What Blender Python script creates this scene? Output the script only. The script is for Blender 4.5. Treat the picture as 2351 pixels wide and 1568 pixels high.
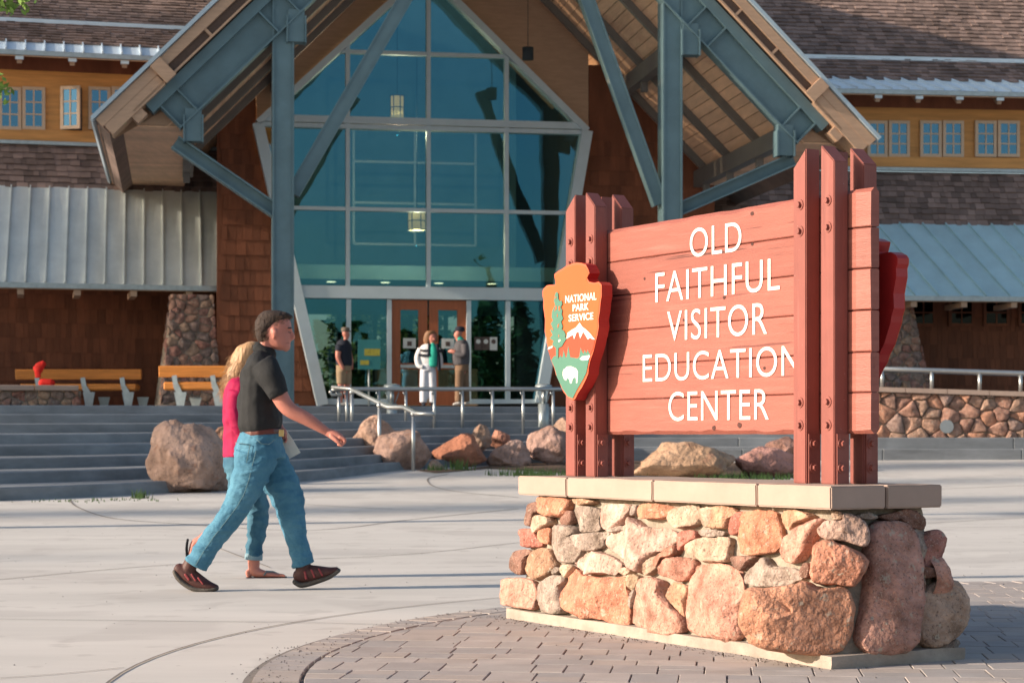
import bpy, bmesh, math, random
import numpy as np
from mathutils import Vector, Matrix, noise
random.seed(7)
for o in list(bpy.data.objects): bpy.data.objects.remove(o)
SC = bpy.context.scene
COL = SC.collection
R = math.radians

# ------------------------------------------------------------ camera, sky, sun, exposure
EYE = 0.97                      # low eye height above the plaza
FPX, CX, HY = 4571.0, 1175.5, 1005.0   # 70 mm lens measured on a 2351 px wide print; horizon row 1005
cam = bpy.data.cameras.new('camera'); camo = bpy.data.objects.new('camera', cam); COL.objects.link(camo)
camo.location = (0, 0, EYE); camo.rotation_euler = (R(90), 0, 0)
cam.lens = 70; cam.sensor_width = 36; cam.shift_y = 0.094; cam.clip_end = 3000
cam.dof.use_dof = True; cam.dof.focus_distance = 9.6; cam.dof.aperture_fstop = 7.0
SC.camera = camo
SUN_AZ = R(14.0)                # light travels towards +X and a little away from the camera
SUN_EL = R(18.0)
W = bpy.data.worlds.new('World'); SC.world = W; W.use_nodes = True
nt = W.node_tree; nt.nodes.clear()
sky = nt.nodes.new('ShaderNodeTexSky'); sky.sky_type = 'NISHITA'; sky.sun_disc = False
sky.sun_elevation = SUN_EL
sky.sun_rotation = math.atan2(-math.cos(SUN_AZ), -math.sin(SUN_AZ))
sky.air_density = 1.0; sky.dust_density = 1.6; sky.ozone_density = 0.8
bg = nt.nodes.new('ShaderNodeBackground'); bg.inputs['Strength'].default_value = 0.115
wo = nt.nodes.new('ShaderNodeOutputWorld')
nt.links.new(sky.outputs[0], bg.inputs[0]); nt.links.new(bg.outputs[0], wo.inputs[0])
sl = bpy.data.lights.new('sun', 'SUN'); sl.energy = 5.0; sl.angle = R(0.9); sl.color = (1.0, 0.84, 0.68)
so = bpy.data.objects.new('sun', sl); COL.objects.link(so)
sd = Vector((math.cos(SUN_AZ)*math.cos(SUN_EL), math.sin(SUN_AZ)*math.cos(SUN_EL), -math.sin(SUN_EL)))
so.rotation_euler = sd.to_track_quat('-Z', 'Y').to_euler(); so.location = (-30, -8, 20)
SC.view_settings.view_transform = 'Standard'; SC.view_settings.look = 'None'
SC.view_settings.gamma = 1.0; SC.view_settings.exposure = 0.72
SC.render.engine = 'CYCLES'

TS = bpy.data.scenes.new('workbench')     # scratch scene so single meshes can be evaluated quickly; removed at the end
def evaluated(o):
    TS.collection.objects.link(o); vl = TS.view_layers[0]; vl.update()
    me = bpy.data.meshes.new_from_object(o.evaluated_get(vl.depsgraph)); bpy.data.objects.remove(o); return me
# ------------------------------------------------------------ surveying helpers
def ray(px, py): return Vector(((px-CX)/FPX, 1.0, (HY-py)/FPX))
def at(px, py, depth):
    r = ray(px, py)*depth; return Vector((r.x, r.y, r.z+EYE))
def hit(px, py, p0, n):
    o = Vector((0, 0, EYE)); d = ray(px, py); p0 = Vector(p0); n = Vector(n)
    return o + d*((p0-o).dot(n)/d.dot(n))
def Z(zx, zy, x0, y0, k): return ((x0+zx/k)*0.61224, (y0+zy/k)*0.61224)
def gz(y):
    if y < 14: return 0.0
    y = min(y, 37.5); return 0.0011*(y-14)**2

# ------------------------------------------------------------ scene helpers
def tag(o, label=None, cat=None, group=None, kind=None):
    if label: o['label'] = label
    if cat: o['category'] = cat
    if group: o['group'] = group
    if kind: o['kind'] = kind
    return o
def empty(name, loc, label=None, cat=None, group=None, kind=None):
    o = bpy.data.objects.new(name, None); COL.objects.link(o); o.location = loc
    o.empty_display_size = 0.1; tag(o, label, cat, group, kind)
    return o
def setparent(o, parent):
    if parent is not None:
        o.parent = parent
        m = Matrix.Translation(-parent_loc(parent)); o.matrix_parent_inverse = m
def parent_loc(p):
    v = Vector(p.location)
    # meshes built in world space keep identity transforms; empties carry a location
    return v
def obj(name, verts, faces, mat, parent=None, smooth=False, color=None):
    me = bpy.data.meshes.new(name); me.from_pydata([tuple(v) for v in verts], [], [tuple(f) for f in faces]); me.validate()
    me.update()
    return link(name, me, mat, parent, smooth, color)
def link(name, me, mat, parent=None, smooth=False, color=None):
    o = bpy.data.objects.new(name, me); COL.objects.link(o)
    if mat is not None:
        me.materials.clear(); me.materials.append(mat)
    if smooth: me.polygons.foreach_set('use_smooth', [True]*len(me.polygons))
    if color: o.color = (*color, 1)
    setparent(o, parent)
    return o
def bmobj(name, bm, mat, parent=None, smooth=False, color=None, recalc=True):
    if recalc: bmesh.ops.recalc_face_normals(bm, faces=bm.faces)
    me = bpy.data.meshes.new(name); bm.to_mesh(me); bm.free()
    return link(name, me, mat, parent, smooth, color)
def add_hex(bm, c8):
    """c8: eight corners, bottom loop then top loop"""
    v = [bm.verts.new(p) for p in c8]
    for f in ((0, 3, 2, 1), (4, 5, 6, 7), (0, 1, 5, 4), (1, 2, 6, 5), (2, 3, 7, 6), (3, 0, 4, 7)):
        bm.faces.new([v[i] for i in f])
def add_box(bm, o, ax, ay, az):
    """box from corner o spanned by three vectors"""
    o, ax, ay, az = map(Vector, (o, ax, ay, az))
    add_hex(bm, [o, o+ax, o+ax+ay, o+ay, o+az, o+ax+az, o+ax+ay+az, o+ay+az])
def box(name, o, ax, ay, az, mat, parent=None, bevel=0.0, color=None):
    bm = bmesh.new(); add_box(bm, o, ax, ay, az)
    bmesh.ops.recalc_face_normals(bm, faces=bm.faces)
    if bevel > 0: bmesh.ops.bevel(bm, geom=list(bm.edges), offset=bevel, segments=1, affect='EDGES')
    return bmobj(name, bm, mat, parent, color=color)
def add_beam(bm, p, q, w, d, side):
    """bar from p to q; d is its size along 'side', w its size across"""
    p, q, side = Vector(p), Vector(q), Vector(side).normalized()
    t = (q-p).normalized(); side = (side - t*side.dot(t)).normalized(); n = t.cross(side)
    a, b = side*d/2, n*w/2
    add_hex(bm, [p-a-b, p+a-b, p+a+b, p-a+b, q-a-b, q+a-b, q+a+b, q-a+b])
def beam(name, p, q, w, d, side, mat, parent=None, bevel=0.0):
    bm = bmesh.new(); add_beam(bm, p, q, w, d, side)
    bmesh.ops.recalc_face_normals(bm, faces=bm.faces)
    if bevel > 0: bmesh.ops.bevel(bm, geom=list(bm.edges), offset=bevel, segments=1, affect='EDGES')
    return bmobj(name, bm, mat, parent)
def ibeam(name, p, q, h, fw, side, mat, parent, tf=0.03, tw=0.03):
    """I section: web in the plane across 'side', flanges fw wide along 'side'"""
    bm = bmesh.new(); p, q, side = Vector(p), Vector(q), Vector(side).normalized()
    t = (q-p).normalized(); side = (side - t*side.dot(t)).normalized(); n = t.cross(side)
    add_beam(bm, p, q, h-2*tf, tw, side)
    for s in (-1, 1): add_beam(bm, p+n*s*(h/2-tf/2), q+n*s*(h/2-tf/2), tf, fw, side)
    return bmobj(name, bm, mat, parent)
def add_tube(bm, pts, r, n=10, cap=True):
    pts = [Vector(p) for p in pts]; rs = r if isinstance(r, (list, tuple)) else [r]*len(pts)
    rings = []; up = None
    for i, p in enumerate(pts):
        t = (pts[min(i+1, len(pts)-1)]-pts[max(i-1, 0)]).normalized()
        if up is None:
            up = Vector((0, 0, 1)) if abs(t.z) < 0.9 else Vector((0, 1, 0))
        a = (up - t*up.dot(t)).normalized(); b = t.cross(a); up = a
        rings.append([bm.verts.new(p+(a*math.cos(2*math.pi*k/n)+b*math.sin(2*math.pi*k/n))*rs[i]) for k in range(n)])
    for i in range(len(rings)-1):
        for k in range(n): bm.faces.new((rings[i][k], rings[i][(k+1) % n], rings[i+1][(k+1) % n], rings[i+1][k]))
    if cap: bm.faces.new(rings[0][::-1]); bm.faces.new(rings[-1])
def tube(name, pts, r, mat, parent=None, n=10, smooth=True):
    bm = bmesh.new(); add_tube(bm, pts, r, n); return bmobj(name, bm, mat, parent, smooth)
def plate(name, pts, normal, th, mat, parent=None, smooth=False):
    """flat outline (3-D points in one plane) given a real thickness towards 'normal'"""
    n = Vector(normal).normalized()*th
    bm = bmesh.new()
    a = [bm.verts.new(Vector(p)) for p in pts]; b = [bm.verts.new(Vector(p)+n) for p in pts]
    f1 = bm.faces.new(a); f2 = bm.faces.new(b[::-1])
    m = len(a)
    for i in range(m): bm.faces.new((a[i], a[(i+1) % m], b[(i+1) % m], b[i]))
    bmesh.ops.recalc_face_normals(bm, faces=bm.faces)
    bmesh.ops.triangulate(bm, faces=[f1, f2])
    return bmobj(name, bm, mat, parent, smooth)
def smooth_loop(pts, m):
    """closed Catmull-Rom resampled to m points"""
    P = [Vector(p) for p in pts]; n = len(P); out = []
    for k in range(m):
        u = k*n/m; i = int(u); f = u-i
        p0, p1, p2, p3 = P[(i-1) % n], P[i % n], P[(i+1) % n], P[(i+2) % n]
        out.append(0.5*((2*p1)+(p2-p0)*f+(2*p0-5*p1+4*p2-p3)*f*f+(3*p1-p0-3*p2+p3)*f**3))
    return out

# ------------------------------------------------------------ materials
def mat(name, col, rough=0.7, var=0.12, scale=6.0, bump=0.15, bscale=60.0, metallic=0.0, stretch=(1, 1, 1), rot=0.0,
        col2=None, objcol=False, spec=0.4, island=0.0, detail=6.0, bdist=0.01, coat=0.0, bstretch=None):
    m = bpy.data.materials.new(name); m.use_nodes = True; t = m.node_tree; N = t.nodes; L = t.links
    b = N['Principled BSDF']; b.inputs['Roughness'].default_value = rough; b.inputs['Metallic'].default_value = metallic
    b.inputs['Specular IOR Level'].default_value = spec
    if coat: b.inputs['Coat Weight'].default_value = coat
    tc = N.new('ShaderNodeTexCoord'); mp = N.new('ShaderNodeMapping'); L.new(tc.outputs['Object'], mp.inputs['Vector'])
    mp.inputs['Scale'].default_value = stretch; mp.inputs['Rotation'].default_value = (0, 0, rot)
    n1 = N.new('ShaderNodeTexNoise'); n1.inputs['Scale'].default_value = scale; n1.inputs['Detail'].default_value = detail
    n1.inputs['Roughness'].default_value = 0.62
    L.new(mp.outputs[0], n1.inputs['Vector'])
    mr = N.new('ShaderNodeMapRange'); L.new(n1.outputs['Fac'], mr.inputs[0])
    mr.inputs[1].default_value = 0.3; mr.inputs[2].default_value = 0.7
    mix = N.new('ShaderNodeMix'); mix.data_type = 'RGBA'; L.new(mr.outputs[0], mix.inputs['Factor'])
    if objcol:
        oi = N.new('ShaderNodeObjectInfo')
        lo = N.new('ShaderNodeMix'); lo.data_type = 'RGBA'; lo.blend_type = 'MULTIPLY'; lo.inputs['Factor'].default_value = 1
        hi = N.new('ShaderNodeMix'); hi.data_type = 'RGBA'; hi.blend_type = 'MULTIPLY'; hi.inputs['Factor'].default_value = 1
        L.new(oi.outputs['Color'], lo.inputs['A']); L.new(oi.outputs['Color'], hi.inputs['A'])
        lo.inputs['B'].default_value = (1-var, 1-var*1.1, 1-var*1.2, 1); hi.inputs['B'].default_value = (1+var, 1+var, 1+var, 1)
        L.new(lo.outputs['Result'], mix.inputs['A']); L.new(hi.outputs['Result'], mix.inputs['B'])
    else:
        c2 = col2 or tuple(min(1, c*(1+var)) for c in col); c1 = col if col2 else tuple(c*(1-var) for c in col)
        mix.inputs['A'].default_value = (*c1, 1); mix.inputs['B'].default_value = (*c2, 1)
    out = mix.outputs['Result']
    if island:
        g = N.new('ShaderNodeNewGeometry'); r2 = N.new('ShaderNodeMapRange'); L.new(g.outputs['Random Per Island'], r2.inputs[0])
        r2.inputs[3].default_value = 1-island; r2.inputs[4].default_value = 1+island
        mm = N.new('ShaderNodeVectorMath'); mm.operation = 'SCALE'; L.new(out, mm.inputs[0]); L.new(r2.outputs[0], mm.inputs['Scale'])
        out = mm.outputs[0]
    L.new(out, b.inputs['Base Color'])
    if bump:
        n2 = N.new('ShaderNodeTexNoise'); n2.inputs['Scale'].default_value = bscale; n2.inputs['Detail'].default_value = 5
        if bstretch:
            mp2 = N.new('ShaderNodeMapping'); L.new(tc.outputs['Object'], mp2.inputs['Vector']); mp2.inputs['Scale'].default_value = bstretch
            mp2.inputs['Rotation'].default_value = (0, 0, rot); L.new(mp2.outputs[0], n2.inputs['Vector'])
        else: L.new(mp.outputs[0], n2.inputs['Vector'])
        bp = N.new('ShaderNodeBump'); bp.inputs['Strength'].default_value = bump; bp.inputs['Distance'].default_value = bdist
        L.new(n2.outputs['Fac'], bp.inputs['Height']); L.new(bp.outputs[0], b.inputs['Normal'])
    return m
def nodes_of(m): return m.node_tree.nodes, m.node_tree.links, m.node_tree.nodes['Principled BSDF']

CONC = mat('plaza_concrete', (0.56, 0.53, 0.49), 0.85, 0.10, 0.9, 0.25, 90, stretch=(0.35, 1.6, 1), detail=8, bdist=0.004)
def speckle(m, scale, thr, col, fac=0.7):
    """thin scattered grains / lichen / chips over a material's own colour"""
    N, L, b = nodes_of(m)
    src = b.inputs['Base Color'].links[0].from_socket
    tc = N.new('ShaderNodeTexCoord'); n = N.new('ShaderNodeTexNoise'); n.inputs['Scale'].default_value = scale; n.inputs['Detail'].default_value = 3
    L.new(tc.outputs['Object'], n.inputs['Vector'])
    mr = N.new('ShaderNodeMapRange'); L.new(n.outputs['Fac'], mr.inputs[0]); mr.inputs[1].default_value = thr; mr.inputs[2].default_value = thr+0.05
    mr.inputs[4].default_value = fac
    mx = N.new('ShaderNodeMix'); mx.data_type = 'RGBA'; L.new(mr.outputs[0], mx.inputs['Factor']); L.new(src, mx.inputs['A'])
    mx.inputs['B'].default_value = (*col, 1); L.new(mx.outputs['Result'], b.inputs['Base Color'])
speckle(CONC, 46, 0.70, (0.33, 0.29, 0.25), 0.5)
speckle(CONC, 0.8, 0.54, (0.44, 0.41, 0.38), 0.45); speckle(CONC, 3.1, 0.60, (0.40, 0.37, 0.34), 0.4); speckle(CONC, 11, 0.73, (0.25, 0.22, 0.20), 0.5)
def streaks(m, scale, lo, hi, col, fac, seed=0.0):
    """fine lines drawn out along the length: cracks in painted boards, drips, wood grain"""
    N, L, b = nodes_of(m); src = b.inputs['Base Color'].links[0].from_socket
    tc = N.new('ShaderNodeTexCoord'); mp = N.new('ShaderNodeMapping'); L.new(tc.outputs['Object'], mp.inputs['Vector']); mp.inputs['Scale'].default_value = scale
    mp.inputs['Location'].default_value = (seed, seed, seed)
    n = N.new('ShaderNodeTexNoise'); n.inputs['Scale'].default_value = 1.0; n.inputs['Detail'].default_value = 4; L.new(mp.outputs[0], n.inputs['Vector'])
    mr = N.new('ShaderNodeMapRange'); L.new(n.outputs['Fac'], mr.inputs[0]); mr.inputs[1].default_value = lo; mr.inputs[2].default_value = hi; mr.inputs[4].default_value = fac
    mx = N.new('ShaderNodeMix'); mx.data_type = 'RGBA'; L.new(mr.outputs[0], mx.inputs['Factor']); L.new(src, mx.inputs['A']); mx.inputs['B'].default_value = (*col, 1)
    L.new(mx.outputs['Result'], b.inputs['Base Color'])
JOINT = mat('joint_sealant', (0.20, 0.175, 0.155), 0.9, 0.2, 30, 0.2)
PAVER = mat('paver', (0.32, 0.265, 0.24), 0.9, 0.12, 5, 0.4, 160, objcol=True, bdist=0.003, detail=9)
speckle(PAVER, 120, 0.66, (0.16, 0.13, 0.12), 0.5)
PSAND = mat('joint_sand', (0.21, 0.18, 0.16), 0.95, 0.3, 40, 0.5, 200)
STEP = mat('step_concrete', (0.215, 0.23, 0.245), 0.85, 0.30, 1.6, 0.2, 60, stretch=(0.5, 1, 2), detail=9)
ROCK = mat('fieldstone', (1, 1, 1), 0.9, 0.50, 11.0, 1.0, 38, objcol=True, detail=11, bdist=0.022)
speckle(ROCK, 24, 0.63, (0.42, 0.41, 0.33), 0.55)
speckle(ROCK, 80, 0.60, (0.10, 0.06, 0.045), 0.6)
speckle(ROCK, 150, 0.60, (0.50, 0.38, 0.31), 0.5)
MORTAR = mat('mortar', (0.33, 0.28, 0.22), 0.95, 0.3, 14, 0.9, 70, bdist=0.01)
FOOT = mat('footing_concrete', (0.36, 0.305, 0.255), 0.9, 0.25, 8, 0.5, 90, bdist=0.006)
CAPM = mat('cap_stone', (0.37, 0.275, 0.225), 0.8, 0.07, 5, 0.25, 120, bdist=0.003)
PAINT = mat('brown_paint', (0.30, 0.097, 0.072), 0.55, 0.10, 4, 0.5, 18, stretch=(1, 1, 10), rot=R(30), bdist=0.004, spec=0.35, bstretch=(0.6, 3, 14))
POSTM = mat('brown_post_paint', (0.235, 0.070, 0.055), 0.5, 0.10, 6, 0.35, 12, bdist=0.003, bstretch=(9, 9, 0.7))
ENDG = mat('end_grain_paint', (0.25, 0.062, 0.044), 0.6, 0.2, 20, 0.7, 60, bdist=0.005)
WHITE = mat('white_letter_paint', (0.80, 0.76, 0.70), 0.6, 0.05, 40, 0.2, 120, bdist=0.002)
streaks(PAINT, (1.1, 1.1, 42), 0.66, 0.70, (0.10, 0.03, 0.025), 0.75); streaks(PAINT, (3, 3, 60), 0.55, 0.8, (0.42, 0.165, 0.13), 0.5, 4.0)
streaks(PAINT, (0.7, 0.7, 26), 0.69, 0.71, (0.05, 0.015, 0.012), 0.8, 9.0); speckle(PAINT, 7, 0.70, (0.22, 0.06, 0.045), 0.5)
streaks(POSTM, (30, 30, 0.9), 0.62, 0.72, (0.17, 0.05, 0.04), 0.5); streaks(POSTM, (22, 22, 1.4), 0.58, 0.8, (0.38, 0.15, 0.12), 0.4, 3.0); speckle(POSTM, 60, 0.73, (0.5, 0.4, 0.36), 0.6)
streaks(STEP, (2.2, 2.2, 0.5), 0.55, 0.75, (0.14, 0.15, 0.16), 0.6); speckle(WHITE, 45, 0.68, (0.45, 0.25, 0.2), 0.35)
def objvar(m, amt):
    """each board, panel or step a little lighter or darker than its neighbour"""
    N, L, b = nodes_of(m); src = b.inputs['Base Color'].links[0].from_socket
    oi = N.new('ShaderNodeObjectInfo'); mr = N.new('ShaderNodeMapRange'); L.new(oi.outputs['Random'], mr.inputs[0]); mr.inputs[3].default_value = 1-amt; mr.inputs[4].default_value = 1+amt
    vm = N.new('ShaderNodeVectorMath'); vm.operation = 'SCALE'; L.new(src, vm.inputs[0]); L.new(mr.outputs[0], vm.inputs['Scale']); L.new(vm.outputs[0], b.inputs['Base Color'])
objvar(PAINT, 0.10); objvar(POSTM, 0.08); objvar(STEP, 0.10); objvar(CAPM, 0.06)

# ============================================================ PLAZA
def make_ground():
    xs = [-900, -300, -120, -60, -40] + [-30+i*2 for i in range(31)] + [40, 60, 120, 300, 900]
    ys = [-900, -300, -100, -40, -10, 0, 5, 10, 14] + [14.75+0.75*i for i in range(31)] + [40, 44, 60, 120, 400, 2400]
    V = [(x, y, gz(y)) for y in ys for x in xs]; n = len(xs)
    Fc = [(j*n+i, j*n+i+1, (j+1)*n+i+1, (j+1)*n+i) for j in range(len(ys)-1) for i in range(n-1)]
    o = obj('plaza', V, Fc, CONC, smooth=True); tag(o, 'broad pale concrete plaza with curved joints', kind='structure')
    return o
plaza = make_ground()
def ribbon(name, pts, w, mat, lift=0.004, parent=None):
    """thin strip on the ground along world xy points"""
    P = [Vector((p[0], p[1], 0)) for p in pts]; V = []
    for i, p in enumerate(P):
        t = (P[min(i+1, len(P)-1)]-P[max(i-1, 0)]).normalized(); nrm = Vector((-t.y, t.x, 0))*w/2
        for q in (p-nrm, p+nrm): V.append((q.x, q.y, gz(q.y)+lift))
    Fc = [(2*i, 2*i+1, 2*i+3, 2*i+2) for i in range(len(P)-1)]
    return obj(name, V, Fc, mat, parent)
PC = Vector((4.03, 8.21, 0)); PR = 5.085
def arc(c, r, a0, a1, n=60): return [(c[0]+r*math.cos(R(a0+(a1-a0)*i/n)), c[1]+r*math.sin(R(a0+(a1-a0)*i/n))) for i in range(n+1)]
ribbon('expansion_joint', arc(PC, 5.64, 60, 240), 0.013, JOINT, parent=plaza)
def gpt(px, py):
    """ground point under a pixel (iterates over the plaza's gentle rise)"""
    z = 12.0
    for _ in range(60):
        z = 0.5*z + 0.5*min(60, (EYE-gz(z))*FPX/(py-HY))
    return ((px-CX)/FPX*z, z)
def gline(name, pix, w, sub=10):
    P = [Vector((*gpt(*p), 0)) for p in pix]; out = []
    if len(P) > 2:
        n = len(P)
        for i in range(n-1):
            p0, p1, p2, p3 = P[max(i-1, 0)], P[i], P[i+1], P[min(i+2, n-1)]
            for k in range(sub):
                f = k/sub
                out.append(0.5*((2*p1)+(p2-p0)*f+(2*p0-5*p1+4*p2-p3)*f*f+(3*p1-p0-3*p2+p3)*f**3))
        out.append(P[-1])
    else: out = [P[0].lerp(P[1], i/sub) for i in range(sub+1)]
    ribbon(name, [(p.x, p.y) for p in out], w, JOINT, parent=plaza)
gline('expansion_joint', [(-60, 1421), (650, 1429), (905, 1435)], 0.009)
gline('expansion_joint', [(-40, 1560), (130, 1548), (285, 1533)], 0.008)
gline('expansion_joint', [(-60, 1336), (400, 1296), (900, 1275), (1200, 1245), (1420, 1228)], 0.016)
gline('expansion_joint', [(160, 1147), (180, 1165), (260, 1190), (420, 1203), (640, 1217), (780, 1213), (950, 1192), (1190, 1168)], 0.026)
gline('expansion_joint', [(455, 1238), (500, 1257), (570, 1284), (620, 1303)], 0.012)
gline('expansion_joint', [(1030, 1088), (990, 1096), (982, 1104), (1000, 1118), (1060, 1130), (1190, 1142)], 0.025)
gline('expansion_joint', [(700, 1158), (860, 1167), (1000, 1172)], 0.02)
gline('expansion_joint', [(2140, 1123), (2250, 1119), (2400, 1113)], 0.03)
gline('expansion_joint', [(2130, 1201), (2250, 1194), (2400, 1186)], 0.02)
gline('expansion_joint', [(2150, 1212), (2270, 1210), (2400, 1206)], 0.012)

# paver circle round the sign
pav = empty('paver_circle', (PC.x, PC.y, 0), 'ring of rectangular grey brown pavers under the sign', kind='structure')
V = [(PC.x, PC.y, 0.006)] + [(x, y, 0.006) for x, y in arc(PC, PR, 0, 360, 120)]
ribbon('rim_joint', arc(PC, PR+0.004, 0, 360, 120), 0.034, JOINT, 0.009, pav)
obj('sand_bed', V, [(0, i, i+1) for i in range(1, 121)], PSAND, pav)
rng = random.Random(3)
def paver_quads():
    out = []
    # soldier ring along the rim
    a = 0.0
    for k in range(165):
        a0 = 360*k/165; a1 = 360*(k+1)/165; g = 0.10
        def pp(r, ang): return Vector((PC.x+r*math.cos(R(ang)), PC.y+r*math.sin(R(ang)), 0))
        out.append([pp(PR-0.205, a0+g), pp(PR-0.02, a0+g), pp(PR-0.02, a1-g), pp(PR-0.205, a1-g)])
    # field in courses running mostly left-right, a little turned
    th = R(-6); ux = Vector((math.cos(th), math.sin(th), 0)); uy = Vector((-math.sin(th), math.cos(th), 0))
    v = -5.2; j = 0
    while v < 5.2:
        d = rng.choice((0.19, 0.24, 0.29)); u = -5.3 - rng.random()*0.2
        while u < 5.3:
            w = rng.choice((0.13, 0.19, 0.19, 0.25)); g = 0.0024
            q = [PC+ux*(u+g)+uy*(v+g), PC+ux*(u+w-g)+uy*(v+g), PC+ux*(u+w-g)+uy*(v+d-g), PC+ux*(u+g)+uy*(v+d-g)]
            if d > 0.24 and rng.random() < 0.3:
                h = d*0.5
                qs = [[PC+ux*(u+g)+uy*(v+g), PC+ux*(u+w-g)+uy*(v+g), PC+ux*(u+w-g)+uy*(v+h-g), PC+ux*(u+g)+uy*(v+h-g)],
                      [PC+ux*(u+g)+uy*(v+h+g), PC+ux*(u+w-g)+uy*(v+h+g), PC+ux*(u+w-g)+uy*(v+d-g), PC+ux*(u+g)+uy*(v+d-g)]]
            else: qs = [q]
            for q in qs:
                q2 = []
                rin = [(p-PC).length for p in q]
                if min(rin) > PR-0.235: continue
                for p in q:
                    dd = p-PC
                    if dd.length > PR-0.222: dd = dd*((PR-0.222)/dd.length)
                    q2.append(PC+dd)
                if (q2[0]-q2[2]).length > 0.09: out.append(q2)
            u += w
        v += d; j += 1
    return out
def add_paver(bm, q, top, jit=None):
    c = sum(q, Vector())/4
    z0 = 0.0065
    lo = [bm.verts.new((p.x, p.y, z0)) for p in q]
    hi = [bm.verts.new((p.x, p.y, top-0.004)) for p in q]
    tp = [bm.verts.new((*(p+(c-p).normalized()*0.0035).xy, top)) for p in q]
    for A, B in ((lo, hi), (hi, tp)):
        for i in range(4): bm.faces.new((A[i], A[(i+1) % 4], B[(i+1) % 4], B[i]))
    bm.faces.new(tp)
quads = paver_quads()
def inview(c):
    if c.y < 6.5: return False
    px = CX+c.x/c.y*FPX; py = HY+EYE/c.y*FPX
    if not (-20 < px < 2370 and py < 1590): return False
    # skip those under or hidden behind the stone base
    d1 = Vector((-0.5, 0.866)); d2 = Vector((0.866, 0.5)); r = Vector((c.x-0.9514, c.y-9.5085)); s, t = r.dot(d1), r.dot(d2)
    return not (abs(s) < 1.33 and abs(t) < 0.34)
vis = [q for q in quads if inview(sum(q, Vector())/4)]
vis.sort(key=lambda q: (sum(q, Vector())/4).y)
near = vis[:300]; nid = {id(q) for q in near}
cols = [(0.36, 0.325, 0.305), (0.33, 0.295, 0.28), (0.385, 0.34, 0.315), (0.32, 0.295, 0.285), (0.365, 0.315, 0.285)]
for q in near:
    bm = bmesh.new(); add_paver(bm, q, 0.022+rng.uniform(-.002, .0015)); bmobj('paver', bm, PAVER, pav, color=rng.choice(cols))
bm = bmesh.new()
for q in quads:
    if id(q) not in nid: add_paver(bm, q, 0.022+rng.uniform(-.002, .0015))
o = bmobj('pavers', bm, PAVER, pav, color=(0.35, 0.31, 0.29)); o['kind'] = 'stuff'
# loose grit along the rim and the sign footing
bm = bmesh.new()
for k in range(1300):
    if k >= 900:
        p = Vector((rng.uniform(-4.5, 5), rng.uniform(7.8, 22), 0))
    elif k < 550:
        a = R(rng.uniform(115, 190)); r = PR+rng.gauss(-0.05, 0.09); p = Vector((PC.x+r*math.cos(a), PC.y+r*math.sin(a), 0))
    else:
        s = rng.uniform(-1.4, 1.5); p = Vector((0.9514, 9.5085, 0))+Vector((-0.5, 0.866, 0))*s-Vector((0.866, 0.5, 0))*(0.37+abs(rng.gauss(0, .06)))
    h = rng.uniform(0.002, 0.006); z = 0.0225 if (p-PC).length < PR else gz(p.y)
    t = [bm.verts.new((p.x+h*math.cos(b), p.y+h*math.sin(b), z)) for b in (0, 2.1, 4.2)]; tp = bm.verts.new((p.x, p.y, z+h))
    for i in range(3): bm.faces.new((t[i], t[(i+1) % 3], tp))
o = bmobj('grit', bm, PSAND); tag(o, 'dark loose grit along the paver edge and footing', kind='stuff')

# ============================================================ STEPS AND TERRACE
steps = empty('entrance_steps', (-2, 34, 0), 'wide grey concrete steps fanning out before the entrance', kind='structure')
ST = [((-17, 20.5), (-20, 34.5)), ((-6.63, 25.8), (-9.26, 36.0)), ((-3.24, 30.5), (-4.6, 36.7)), ((-1.60, 34.0), (-1.6, 37.2)),
      ((1.5, 36.0), (1.5, 38.0)), ((4.5, 36.4), (4.5, 38.5)), ((14, 37.2), (14, 39.2)), ((24, 37.4), (24, 40.0))]
TERR = 1.56
def crm(P, i, f):
    n = len(P); p0, p1, p2, p3 = P[max(i-1, 0)], P[i], P[min(i+1, n-1)], P[min(i+2, n-1)]
    return 0.5*((2*p1)+(p2-p0)*f+(2*p0-5*p1+4*p2-p3)*f*f+(3*p1-p0-3*p2+p3)*f**3)
BOT = [Vector((*s[0], 0)) for s in ST]; TOP = [Vector((*s[1], 0)) for s in ST]
stat = []
for i in range(len(ST)-1):
    for k in range(8): stat.append((BOT[i].lerp(BOT[i+1], k/8) if i in (0, 6) else crm(BOT, i, k/8), TOP[i].lerp(TOP[i+1], k/8) if i in (0, 6) else crm(TOP, i, k/8)))
stat.append((BOT[-1], TOP[-1]))
NST = 8
def step_at(j, i):
    b, t = stat[j]; return b.lerp(t, i/(NST-1))
def step_h(j, i): 
    b = stat[j][0]; g = gz(b.y); return g+(TERR-g)*(i+1)/NST
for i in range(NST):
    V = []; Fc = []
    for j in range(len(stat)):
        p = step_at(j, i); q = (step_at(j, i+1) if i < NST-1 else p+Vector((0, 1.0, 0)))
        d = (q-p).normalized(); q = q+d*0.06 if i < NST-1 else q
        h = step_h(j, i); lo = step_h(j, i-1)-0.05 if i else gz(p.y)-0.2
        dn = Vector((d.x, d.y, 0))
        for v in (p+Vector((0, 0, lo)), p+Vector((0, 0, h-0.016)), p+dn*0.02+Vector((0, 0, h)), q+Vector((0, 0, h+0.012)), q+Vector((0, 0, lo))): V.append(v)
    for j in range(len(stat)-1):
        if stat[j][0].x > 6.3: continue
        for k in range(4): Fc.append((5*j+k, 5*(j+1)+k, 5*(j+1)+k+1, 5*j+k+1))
    obj('step', V, Fc, STEP, steps)
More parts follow.
